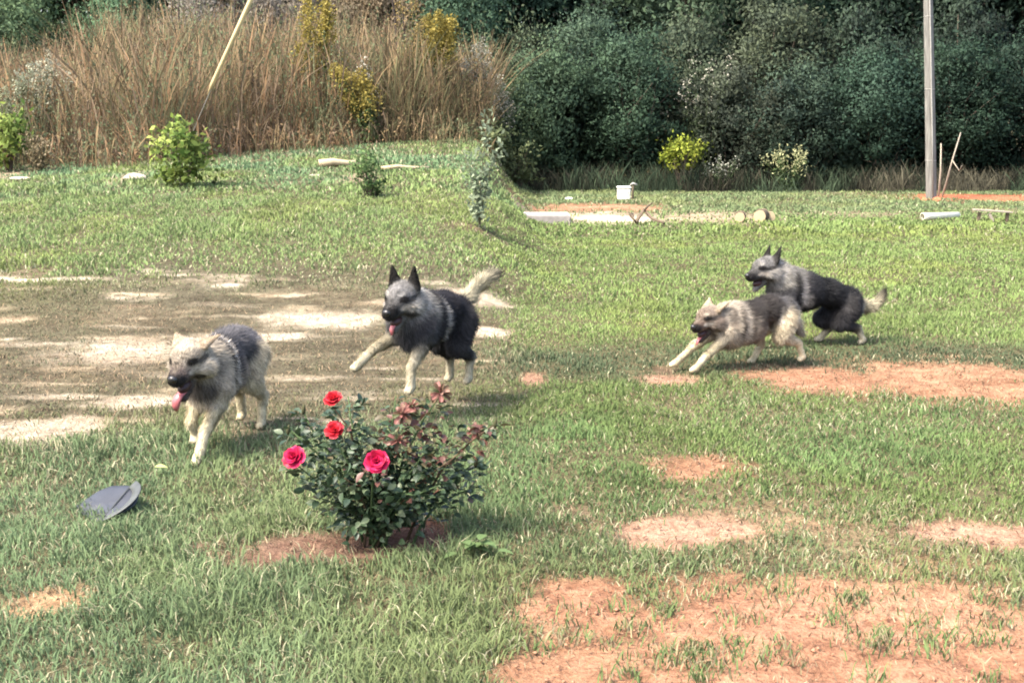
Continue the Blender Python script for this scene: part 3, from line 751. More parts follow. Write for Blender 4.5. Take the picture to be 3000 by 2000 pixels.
for i, z in enumerate((.9, 2.55, 4.2, 5.8)):
    t = z / 9; a_ = np.linspace(0, 2 * math.pi, 20)
    xo = np.interp(z, [0, 1.5, 3.5, 6, 9], [0, -.11, -.27, -.47, -.70]); r_ = np.interp(z, [0, 9], [.126, .088])
    A = Acc(); A.tube(np.stack([xo + r_ * np.cos(a_), r_ * np.sin(a_), z + 0 * a_], -1), .008, 5, cap=False); link('strap', A.mesh('strap', M_STEEL, True), up_)
M_CLAYCLOD = solid_mat('red_clay_clod', (.45, .16, .08), .95, .1, .4, 12, .5)
def rock(name, label, cat, p, r, mat, seed, sq=(1, 1, .7), group=None):
    import bmesh
    bm = bmesh.new(); bmesh.ops.create_icosphere(bm, subdivisions=2, radius=1)
    g_ = np.random.default_rng(seed); off = g_.random(3) * 9
    for v in bm.verts:
        f = .75 + .5 * float(fbm(v.co.x * 1.5 + off[0], v.co.y * 1.5 + v.co.z * 2 + off[1], seed))
        v.co = Vector((v.co.x * sq[0], v.co.y * sq[1], v.co.z * sq[2])) * (r * f)
    me = bpy.data.meshes.new(name); bm.to_mesh(me); bm.free(); me.materials.append(mat)
    o = link(name, me); o.location = (p[0], p[1], p[2] + r * sq[2] * .45); tag(o, label, cat, group); return o
rock('clay_clod', 'red clay clod at the right foot of the utility pole', 'clod', ground(2745, 590), .10, M_CLAYCLOD, 5)
rock('clay_clod', 'orange clay clod at the left foot of the utility pole', 'clod', ground(2706, 590), .07, M_CLAYCLOD, 6)

M_STICK = solid_mat('bare_stick_wood', (.36, .31, .24), .9, .1, .35, 20, .3, (6, 6, 1))
M_DARKWOOD = solid_mat('dark_wood', (.13, .10, .07), .9, .1, .4, 15, .3, (5, 1, 5))
M_CUTWOOD = solid_mat('pale_cut_wood', (.40, .32, .20), .85, .15, .3, 15, .2, (1, 6, 6))
def stick(name, label, cat, pts, r, mat, group=None, fork=None):
    pts = [np.array(q, float) for q in pts]; base = pts[0].copy()
    root = empty(name, base); tag(root, label, cat, group)
    A = Acc(); A.tube([q - base for q in pts], np.linspace(r, r * .55, len(pts)), 8); st = link('stem', A.mesh('stem', mat, True), root)
    if fork is not None:
        f = [np.array(q, float) - base for q in fork]
        A = Acc(); A.tube(f, np.linspace(r * .6, r * .3, len(f)), 6); link('twig', A.mesh('twig', mat, True), root)
    return root
q = at(2757, 545, pd + .6); b0 = gz(q[0], pd + .6); t0 = at(2757, 420, pd + .6)
stick('upright_stick', 'short pale upright stick close right of the utility pole', 'stick', [(b0[0] - .05, b0[1], b0[2] - .1), ((b0[0] + t0[0]) / 2, b0[1], (b0[2] + t0[2]) / 2), t0], .028, M_STICK)
q = at(2762, 520, pd + .8); b0 = gz(q[0], pd + .8); t0 = at(2815, 388, pd + .8); m0 = at(2790, 470, pd + .75)
stick('leaning_stick', 'pale bare stick leaning right beside the utility pole', 'stick', [(b0[0], b0[1], b0[2] - .1), m0, t0], .026, M_STICK, None, [m0, at(2810, 500, pd + .6), at(2818, 485, pd + .5)])

# ------------------------------------------------------------------ things lying in the far part of the yard
def box(sx, sy, sz, bev=.01, seg=2):
    import bmesh
    bm = bmesh.new(); bmesh.ops.create_cube(bm, size=1)
    for v in bm.verts: v.co = Vector((v.co.x * sx, v.co.y * sy, (v.co.z + .5) * sz))
    if bev > 0: bmesh.ops.bevel(bm, geom=bm.edges[:], offset=bev, segments=seg, affect='EDGES')
    return bm
def bm_mesh(bm, name, mat):
    me = bpy.data.meshes.new(name); bm.to_mesh(me); bm.free(); me.materials.append(mat); return me

M_WHITE = solid_mat('white_plastic', (.80, .77, .66), .45, .4, .08, 8)
p = ground(1827, 586); kx = FPX / (p[1] / math.cos(PITCH))
bw = 40 / kx
wb = empty('white_bucket', p); tag(wb, 'bright white square bucket on the grass before the thicket', 'bucket')
import bmesh
bm = box(bw * .94, bw * .9, bw * .86, .025, 3)
for v in bm.verts:
    f = .92 + .08 * v.co.z / (bw * .8); v.co.x *= f; v.co.y *= f
link('bucket_body', bm_mesh(bm, 'bucket_body', M_WHITE), wb)
lid = link('lid', bm_mesh(box(bw, bw * .96, .045, .015, 2), 'lid', M_WHITE), wb); lid.location = (0, 0, bw * .84)
A = Acc(); A.tube([(-bw * .49, -.02, bw * .8), (-bw * .5, -.12, bw * .62), (0, -bw * .55, bw * .45), (bw * .5, -.12, bw * .62), (bw * .49, -.02, bw * .8)], .006, 6)
link('handle', A.mesh('handle', M_STEEL, True), wb)
p = ground(1853, 588)
sp = empty('hydrant_post', p); tag(sp, 'thin dark post with small top right beside the white bucket', 'post')
A = Acc(); A.tube([(0, 0, -.1), (0, 0, .2), (.01, 0, 46 / kx)], [.028, .024, .022], 8); link('post_shaft', A.mesh('post_shaft', M_DARKWOOD, True), sp)
A = Acc(); A.tube([(-.06, 0, 46 / kx - .02), (.0, -.01, 46 / kx + .02), (.10, -.02, 46 / kx - .01)], [.02, .03, .018], 8); link('post_head', A.mesh('post_head', M_STEEL, True), sp)
rock('white_stone', 'small white stone on the grass left of the white bucket', 'stone', ground(1666, 586), .075, M_WHITE, 9, (1.4, 1, .6))

# white pipe
M_PIPE = solid_mat('white_pipe_plastic', (.66, .62, .48), .4, .4, .15, 5, 0, (1, 1, 1)); M_BLACK = solid_mat('bore_shade', (.02, .02, .018), .9, .1, .1)
pa, pb2 = ground(2702, 646), ground(2818, 644); kp_ = FPX / (pa[1] / math.cos(PITCH)); pr = 11.0 / kp_
pp = empty('white_pipe', pa); tag(pp, 'thick white plastic pipe lying on the grass below the utility pole', 'pipe')
d = np.array(pb2) - np.array(pa); d[2] = 0; d[1] = .3; d[0] *= 1.04; L = np.linalg.norm(d); dn_ = d / L
q_ = np.array([-dn_[1], dn_[0], 0]); A = Acc(); nseg = 24
prof = [(0, pr * .86), (0, pr), (.12, pr), (.13, pr * .95), (L, pr * .95), (L, pr * .82), (.02, pr * .84)]
VV, QQ = [], []
for (s_, r_) in prof:
    for j in range(nseg):
        a_ = j / nseg * 2 * math.pi; VV.append(dn_ * s_ + q_ * r_ * math.cos(a_) + np.array([0, 0, pr + r_ * math.sin(a_)]))
for i in range(len(prof) - 1):
    for j in range(nseg):
        k_ = (j + 1) % nseg; QQ.append((i * nseg + j, (i + 1) * nseg + j, (i + 1) * nseg + k_, i * nseg + k_))
A.add(VV, QQ); link('pipe_wall', A.mesh('pipe_wall', M_PIPE, True), pp)
A = Acc(); ring = [dn_ * .1 + q_ * pr * .85 * math.cos(j / nseg * 6.2832) + np.array([0, 0, pr + pr * .85 * math.sin(j / nseg * 6.2832)]) for j in range(nseg)]
A.add(ring + [dn_ * .1 + np.array([0, 0, pr])], None, [(nseg, j, (j + 1) % nseg) for j in range(nseg)]); link('bore_shade_disc', A.mesh('bore_shade_disc', M_BLACK), pp)  # black disc standing in for the shade inside the open pipe

# low trestle of boards right of the pipe
p = ground(2862, 650)
tr = empty('wooden_trestle', p); tag(tr, 'low wooden trestle with a flat board right of the white pipe', 'trestle')
o = link('board', bm_mesh(box(.72, .14, .03, .006), 'board', M_STICK), tr); o.location = (.28, 0, .19); o.rotation_euler = (0, R(4), 0)
for xx, rr in ((0.02, 0.12), (.30, -.5), (.55, .1)):
    o = link('leg', bm_mesh(box(.05, .06, .19, .005), 'leg', M_STICK if rr < 0 else M_DARKWOOD), tr); o.location = (xx, -.02 if rr < 0 else .0, -.01); o.rotation_euler = (0, rr, 0)

# concrete slab at the seam of sand, driftwood, stumps, cinder blocks
M_CONC = solid_mat('pale_concrete', (.29, .26, .235), .9, .2, .25, 10, .2)
sb = ground(1664, 658); sa = at(1512, 658, sb[1])
o = link('concrete_slab', bm_mesh(box(sb[0] - sa[0], .9, .17, .02), 'concrete_slab', M_CONC)); o.location = ((sa[0] + sb[0]) / 2 + .05, sb[1] + .45, sb[2] - .01)
tag(o, 'pale grey concrete slab lying at the edge of the sandy strip', 'slab')
pts = [ground(1850, 652), ground(1862, 659), ground(1885, 650), ground(1910, 656), ground(1945, 662)]
hs = (.14, .05, .22, .10, .05)
stick('driftwood', 'crooked dark branch lying on the sandy strip', 'branch', [(q[0], q[1], q[2] + h_) for q, h_ in zip(pts, hs)], .045, M_DARKWOOD, None, [(pts[2][0], pts[2][1], pts[2][2] + .2), (pts[2][0] + .08, pts[2][1], pts[2][2] + .3), (pts[2][0] + .16, pts[2][1], pts[2][2] + .36)])
def cut_log(label, px, py, r, L, ang, group, mat=None):
    p = ground(px, py); root = empty('cut_log', p, ang); tag(root, label, 'log', group)
    A = Acc(); A.tube([(-L / 2, 0, r), (-L / 6, .005, r * 1.04), (L / 6, -.005, r), (L / 2, 0, r * .97)], [r, r * 1.03, r * .98, r * .96], 14, cap=False); link('bark', A.mesh('bark', mat or M_DARKWOOD, True), root)
    for s_ in (-1, 1):
        ring = [(s_ * L / 2, math.cos(a) * r * .98, r + math.sin(a) * r * .98) for a in np.arange(14) / 14 * 6.2832]
        A = Acc(); A.add(ring + [(s_ * (L / 2 + .004), 0, r)], None, [(14, j, (j + 1) % 14) for j in range(14)]); link('cut_face', A.mesh('cut_face', M_CUTWOOD), root)
cut_log('short dark log stub with end facing left on the sandy strip', 2168, 650, .10, .3, 1.3, 'log stubs on the sandy strip')
cut_log('dark log stub right of the other on the sandy strip', 2230, 650, .12, .34, 1.15, 'log stubs on the sandy strip')
cut_log('small pale log stub behind the running dogs at the end of the sandy strip', 2256, 648, .09, .2, 1.4, 'log stubs on the sandy strip', M_CUTWOOD)
# fallen log and branch on the left rise
def fallen(label, px0, py0, px1, py1, r, mat, group, name='fallen_log'):
    a, b = np.array(ground(px0, py0)), np.array(ground(px1, py1))
    a[2] += r * .9; b[2] += r * .7; b[1] = a[1] + .2
    b[2] = float(terr(b[0], b[1])) + r * .7
    m1 = a * .66 + b * .34 + np.array([0, 0, .03]); m2 = a * .33 + b * .67
    stick(name, label, 'log', [a, m1, m2, b], r, mat, group)
fallen('thick pale fallen log left of the small dark bush', 935, 492, 1032, 512, .085, M_CUTWOOD, 'fallen wood on the grassy rise')
fallen('thin pale fallen branch right of the small dark bush', 1118, 500, 1240, 522, .045, M_CUTWOOD, 'fallen wood on the grassy rise')
fallen('short pale stick at the foot of the dry weeds', 805, 408, 834, 428, .04, M_CUTWOOD, 'fallen wood on the grassy rise')
rock('pale_stone', 'pale sandy stone left of the bright green bush', 'stone', ground(395, 528), .13, solid_mat('pale_stone', (.36, .32, .24), .9, .1, .3, 10, .3), 15, (1.7, 1, .7))
rock('pale_stone', 'flat pale stone at the left end of the grassy rise', 'stone', ground(60, 528), .10, bpy.data.materials['pale_stone'], 16, (2.2, 1, .5))
rock('pale_stone', 'small pale stone below the fallen log', 'stone', ground(925, 518), .07, bpy.data.materials['pale_stone'], 17, (1.8, 1, .5))

# ------------------------------------------------------------------ grey lid lying in the grass
M_LID = solid_mat('grey_blue_plastic', (.028, .031, .040), .55, .4, .25, 9)
M_RIM = solid_mat('pale_clear_plastic', (.065, .07, .066), .5, .3, .4, 14)
p = ground(300, 1512)
ld = empty('plastic_plate', (p[0], p[1] + .05, p[2] + .045)); tag(ld, 'flat grey blue oval plate with a paler flap lying tilted in the grass', 'plate')
nseg = 40
def lathe(prof, sx=1, sy=1):
    V = [(r_ * math.cos(j / nseg * 6.28318) * sx, r_ * math.sin(j / nseg * 6.28318) * sy, z_) for (r_, z_) in prof for j in range(nseg)]
    Q = [(i * nseg + j, i * nseg + (j + 1) % nseg, (i + 1) * nseg + (j + 1) % nseg, (i + 1) * nseg + j) for i in range(len(prof) - 1) for j in range(nseg)]
    return V, Q
V, Q = lathe([(.001, .010), (.05, .012), (.10, .010), (.128, .004), (.132, -.004), (.118, -.012), (.001, -.008)], 1.12, .95)
V = np.array(V); V[:, 2] += .018 * (fbm(V[:, 0] * 14 + 3, V[:, 1] * 14, 88, 2) - .5); V[:, :2] *= (1 + .10 * (fbm(np.arctan2(V[:, 1], V[:, 0]) * 1.2 + 9, V[:, 2] * 0, 89, 2) - .5))[:, None]
A = Acc(); A.add(V, Q); link('plate', A.mesh('plate', M_LID, True), ld)
VV = []; QQ = []; m_ = 14       # paler turned-up flap along its right side
for i in range(m_):
    a_ = -1.05 + 2.1 * i / (m_ - 1)
    for r_, z_ in ((.112, .016), (.150, .030), (.152, .026), (.112, .010)): VV.append((math.cos(a_) * r_ * 1.12, math.sin(a_) * r_ * .95, z_ * (.6 + .4 * math.cos(a_))))
for i in range(m_ - 1):
    for j in range(4): QQ.append((i * 4 + j, i * 4 + (j + 1) % 4, (i + 1) * 4 + (j + 1) % 4, (i + 1) * 4 + j))
A = Acc(); A.add(VV, QQ); link('flap', A.mesh('flap', M_RIM, True), ld)
o = link('ridge', bm_mesh(box(.006, .19, .006, .002), 'ridge', M_RIM), ld); o.location = (.066, 0, .010)
ld.scale = (1.3, 1.25, 1.0)
ld.rotation_euler = (R(24), R(-10), R(-24))

# ------------------------------------------------------------------ the rose bush
p = ground(1105, 1590)
RB = empty('rose_bush', p); tag(RB, 'rose bush with red blooms and withered heads growing in the front grass', 'rose bush')
PB = np.array(p); kb = FPX / (PB[1] * math.cos(PITCH) + (CAM_H) * math.sin(PITCH))
def rb(px, py, dy=0.0):
    """a point of the bush, dy metres behind (+) or before (-) its base"""
    return at(px, py, PB[1] + dy) - PB
STEMC = (.055, .085, .035)
g_ = np.random.default_rng(77)
tips = [  # (px, py, dy)
    (978, 1195, -.05), (982, 1285, -.12), (868, 1360, -.16), (1102, 1385, -.34), (1180, 1225, .05), (1285, 1165, .12), (845, 1255, .0), (1395, 1350, .05),
    (1452, 1240, -.02), (1020, 1160, .12), (1240, 1330, -.1), (1330, 1260, .1), (1080, 1270, .0), (930, 1455, -.1), (1390, 1430, .08), (1160, 1160, .18),
    (1010, 1400, -.2), (1290, 1420, -.15), (885, 1200, .1), (1210, 1450, -.25), (1345, 1330, -.05)]
paths = []
for i, (px, py, dy) in enumerate(tips):
    e = rb(px, py, dy); b_ = np.array([g_.normal() * .03, g_.normal() * .03, -.04])
    if px > 1300 and i in (8, 14): b_ = np.array([.12 + .05 * g_.random(), .02, -.03])
    mid = b_ * .45 + e * .55 + np.array([-.04 * np.sign(e[0]) * abs(e[0]) / .4, 0, .05])
    pth = np.array([b_, b_ * .6 + mid * .4 + np.array([0, 0, .03]), mid, mid * .4 + e * .6 + g_.normal(size=3) * .012, e]); paths.append(pth)
    A = Acc(); A.tube(pth, [.008, .0075, .006, .0045, .003], 6, STEMC if i % 4 else (.07, .05, .03)); link('stem', A.mesh('stem', M_BARK, True), RB)
# one leaflet mesh, folded along its midrib
def leaflet_mesh(name, colr):
    ys = [(0, 0), (.18, .20), (.45, .30), (.72, .22), (.9, .10), (1, 0)]
    V, Q, T = [], [], []
    for (t, w_) in ys: V += [(t, -w_, .10 * w_ / .3 - .22 * t * t), (t, 0, -.22 * t * t), (t, w_, .10 * w_ / .3 - .22 * t * t)]
    for i in range(len(ys) - 1): Q += [(i * 3, i * 3 + 3, i * 3 + 4, i * 3 + 1), (i * 3 + 1, i * 3 + 4, i * 3 + 5, i * 3 + 2)]
    return np.array(V), np.array(Q)
LV, LQ = leaflet_mesh('leaf', None)
LEAFCOL = [(.022, .040, .020), (.038, .064, .030), (.082, .108, .058), (.085, .070, .035), (.095, .042, .030)]
leaf_me = [np_mesh('leaf', LV, LQ, M_ROSELEAF, np.ones((len(LV), 3)) * c, True) for c in LEAFCOL]
leaves = []
for i, pth in enumerate(paths):
    seg = np.linalg.norm(np.diff(pth, axis=0), axis=1).sum()
    nl = int(92 * seg / .5)
    for _ in range(nl):
        t = (.22 + .74 * g_.random()) * 4; j = min(3, int(t)); q = pth[j] + (pth[j + 1] - pth[j]) * (t - j)
        a = g_.random() * 6.283; rr = .02 + .085 * g_.random() * (1.15 - .15 * t)
        pos = q + np.array([math.cos(a) * rr, math.sin(a) * rr, g_.normal() * .022])
        dirn = unit(np.array([math.cos(a), math.sin(a), -.1 + .7 * g_.random()]) + g_.normal(size=3) * .3)
        up0 = unit(np.array([0, 0, 1.0]) + g_.normal(size=3) * .55)
        red = (pos[2] > .40 and pos[0] > -.02 and g_.random() < .62) or g_.random() < .03
        ci = 4 if red and g_.random() < .6 else (3 if red else int(g_.choice([0, 0, 1, 1, 2])))
        leaves.append((pos, dirn, up0, .024 + .034 * g_.random(), ci))
# thick lower skirt of leaves
for _ in range(620):
    a = g_.random() * 6.283; rr = abs(g_.normal()) * .15; zz = .06 + .42 * g_.random()
    pos = np.array([math.cos(a) * rr * 1.25 * (.6 + zz) + .0, math.sin(a) * rr, zz]); dirn = unit(np.array([math.cos(a), math.sin(a), g_.normal() * .4]) + g_.normal(size=3) * .4)
    leaves.append((pos, dirn, unit(np.array([0, 0, 1.0]) + g_.normal(size=3) * .5), .034 + .022 * g_.random(), int(g_.choice([0, 0, 1, 1, 2]))))
def frame(d, u):
    x_ = unit(d); y_ = unit(np.cross(u, x_)); z_ = np.cross(x_, y_); return np.stack([x_, y_, z_], 1)
from mathutils import Matrix
leaves.sort(key=lambda l: l[0][1] - .2 * l[3])
A = Acc()
for i, (pos, dirn, up0, s_, ci) in enumerate(leaves):
    Rm = frame(dirn, up0)
    if i < 290:
        o = link('leaf', leaf_me[ci], RB); M4 = Matrix([[*(Rm[r_] * s_), pos[r_]] for r_ in range(3)] + [[0, 0, 0, 1]]); o.matrix_local = M4
    else:
        A.add(LV * s_ @ Rm.T + pos, LQ, None, np.array(LEAFCOL[ci]) * (.8 + .4 * g_.random()))
fo = link('foliage', A.mesh('foliage', M_ROSELEAF, True), RB); fo['kind'] = 'stuff'
# petals
def petal(w_=1.0, curl=.5):
    V, Q = [], []; nu, nv = 5, 6
    for i in range(nv):
        t = i / (nv - 1); ww = w_ * (.35 + .65 * math.sin(min(1, t * 1.25) * math.pi / 2)) * (1 - .35 * max(0, t - .75) / .25) * .5
        for j in range(nu):
            s_ = j / (nu - 1) * 2 - 1
            V.append((t - curl * .25 * max(0, t - .6), s_ * ww, .32 * s_ * s_ * ww + .55 * t * t * .5 - curl * max(0, t - .65) ** 2 * 2.2))
    for i in range(nv - 1):
        for j in range(nu - 1): Q.append((i * nu + j, (i + 1) * nu + j, (i + 1) * nu + j + 1, i * nu + j + 1))
    return np.array(V), np.array(Q)
PV, PQ = petal()
def petal_me(c, nar=1.0): return np_mesh('petal', PV * np.array((1, nar, 1)), PQ, M_PETAL, np.array(c) * (.75 + .5 * np.clip(PV[:, :1], 0, 1)), True)
ROSE = [petal_me((.44, .012, .065)), petal_me((.50, .018, .085)), petal_me((.36, .010, .04))]
SCAR = [petal_me((.46, .018, .030)), petal_me((.50, .035, .05)), petal_me((.36, .012, .02))]
FADE = [petal_me((.20, .085, .07), .4), petal_me((.17, .07, .055), .35), petal_me((.24, .14, .105), .4), petal_me((.10, .06, .035), .35), petal_me((.09, .10, .045), .35)]
def bloom(name, label, pos, size, face, mats, rings, seed):
    g2 = np.random.default_rng(seed)
    root = link(name, None, RB); root.location = [float(v) for v in pos]; root['label'] = label; root.empty_display_size = .03
    root.rotation_euler = Vector(face).to_track_quat('Z', 'Y').to_euler()
    for (cnt, elev, sz, lift) in rings:
        off = g2.random() * 6.28
        for i in range(cnt):
            o = link('petal', mats[int(g2.integers(0, len(mats)))], root)
            az = off + i / cnt * 6.2832 + g2.normal() * .1
            s_ = size * sz * (.9 + .2 * g2.random())
            Mz = Matrix.Rotation(az, 4, 'Z') @ Matrix.Rotation(-(elev + g2.normal() * .08), 4, 'Y')
            o.matrix_local = Matrix.Translation((0, 0, lift * size)) @ Mz @ Matrix.Scale(s_, 4)
FULL = [(6, .05, 1.0, 0), (6, .45, .92, .03), (5, .8, .78, .06), (5, 1.1, .6, .08), (3, 1.35, .45, .1)]
fc = (-.15, -.8, .65)
bloom('bloom', 'crimson pink bloom at the left side of the bush', rb(866, 1342, -.17), .056, (-.35, -.75, .6), ROSE, FULL, 1)
bloom('bloom', 'largest crimson pink bloom at the front centre', rb(1104, 1352, -.35), .058, (0, -.85, .55), ROSE, FULL, 2)
bloom('bloom', 'small scarlet bloom at the top left', rb(977, 1172, -.05), .045, (-.1, -.6, .8), SCAR, FULL[:4], 3)
bloom('bloom', 'small scarlet bloom below the top one', rb(981, 1262, -.12), .045, (-.1, -.7, .7), SCAR, FULL[:4], 4)
WITH = [(6, -.7, 1.0, 0), (6, -.2, .95, .03), (5, .4, .8, .05), (4, 1.0, .6, .02)]
for i, (px, py, dy, s_, lab) in enumerate([(1180, 1212, .03, .060, 'withered pinkish head at the upper middle'), (1290, 1150, .10, .062, 'withered brownish pink head at the upper right'), (1205, 1190, .08, .045, 'small withered head beside the middle one'), (1395, 1262, .04, .05, 'withered orange brown leaves at the right'), (1165, 1290, -.15, .05, 'withered reddish head above the large bloom')]):
    bloom('withered_bloom', lab, rb(px, py, dy), s_, (g_.normal() * .4, -.5, .6), FADE, WITH, 20 + i)
for (px, py, dy) in ((1452, 1236, -.02), (1395, 1350, .05), (845, 1255, 0), (890, 1195, .1)):
    q = rb(px, py, dy); A = Acc(); A.tube([q - (.004, 0, .03), q - (.002, 0, .015), q, q + (.004, 0, .02)], [.004, .010, .009, .002], 8, (.05, .05, .025)); link('bud', A.mesh('bud', M_BARK, True), RB)
# fallen pale leaf in the grass
p = ground(455, 1405)
V, Q = LV * .07, LQ
o = link('fallen_leaf', np_mesh('fallen_leaf', V, Q, M_LEAF, np.ones((len(V), 3)) * (.48, .50, .18), True)); o.location = (p[0], p[1], p[2] + .075); o.rotation_euler = (.2, -.1, .1)
tag(o, 'single pale yellow leaf lying on the grass above the grey plate', 'leaf')
# broad-leaved weed right of the rose bush
p = ground(1395, 1640)
wd = empty('broadleaf_weed', p); tag(wd, 'low broad leafed green weed right of the rose bush base', 'weed')
wl = np_mesh('leaf', LV, LQ, M_GRASS, np.ones((len(LV), 3)) * (.10, .15, .06), True)
for i in range(14):
    a = i * 2.4; o = link('leaf', wl, wd); s_ = .05 + .035 * g_.random()
    o.matrix_local = Matrix.Translation((g_.normal() * .05, g_.normal() * .04, .05 + .05 * g_.random())) @ Matrix.Rotation(a, 4, 'Z') @ Matrix.Rotation(-.35 + .4 * g_.random(), 4, 'Y') @ Matrix.Scale(s_, 4)

# ------------------------------------------------------------------ the dogs
def surface_nets(f, origin, h):
    """closed surface of the field f < 0 as quads"""
    ins = f < 0
    nx, ny, nz = f.shape
    cnt = np.zeros((nx - 1, ny - 1, nz - 1), np.int16); acc = np.zeros((nx - 1, ny - 1, nz - 1, 3), np.float32)
    I = np.stack(np.meshgrid(np.arange(nx), np.arange(ny), np.arange(nz), indexing='ij'), -1)
    quads = []
    edges = []
    for ax in range(3):
        sl0 = [slice(None)] * 3; sl1 = [slice(None)] * 3
        sl0[ax] = slice(0, -1); sl1[ax] = slice(1, None)
        a, b = f[tuple(sl0)], f[tuple(sl1)]
        cr = (a < 0) != (b < 0)
        e = np.argwhere(cr)
        t = (a[cr] / (a[cr] - b[cr]))
        pos = e.astype(np.float32); pos[:, ax] += t
        o1, o2 = [(1, 2), (2, 0), (0, 1)][ax]
        for d1 in (0, 1):
            for d2 in (0, 1):
                c = e.copy(); c[:, o1] -= d1; c[:, o2] -= d2
                ok = (c >= 0).all(1) & (c < np.array(cnt.shape)).all(1)
                np.add.at(cnt, tuple(c[ok].T), 1); np.add.at(acc, tuple(c[ok].T), pos[ok])
        edges.append((e, a[cr] < 0, o1, o2))
    used = cnt > 0
    ids = -np.ones(cnt.shape, np.int64); ids[used] = np.arange(used.sum())
    V = acc[used] / cnt[used][:, None] * h + origin
    for (e, neg, o1, o2) in edges:
        q = []
        for d1, d2 in ((1, 1), (0, 1), (0, 0), (1, 0)):
            c = e.copy(); c[:, o1] -= d1; c[:, o2] -= d2
            c = np.clip(c, 0, np.array(cnt.shape) - 1); q.append(ids[tuple(c.T)])
        q = np.stack(q, -1); q[~neg] = q[~neg][:, ::-1]; quads.append(q)
    F = np.concatenate(quads); F = F[(F >= 0).all(1)]
    return V, F

class Prim:
    def __init__(s, a, b, ra, rb, col, fur=.02, k=.03, flow=None, fr=None, sc=(1, 1, 1)):
        s.a, s.b = np.array(a, float), np.array(b, float); s.ra, s.rb, s.col, s.fur, s.k = ra, rb, np.array(col, float), fur, k
        s.flow = np.array(flow if flow is not None else unit(s.b - s.a), float); s.fr, s.sc = fr, np.array(sc, float)
    def d(s, P):
        q = P - s.a; ba = s.b - s.a
        if s.fr is not None:
            q = (q @ s.fr) * s.sc; ba = (ba @ s.fr) * s.sc
        t = np.clip((q @ ba) / (ba @ ba + 1e-9), 0, 1)
        return np.linalg.norm(q - t[..., None] * ba, axis=-1) - (s.ra + (s.rb - s.ra) * t)

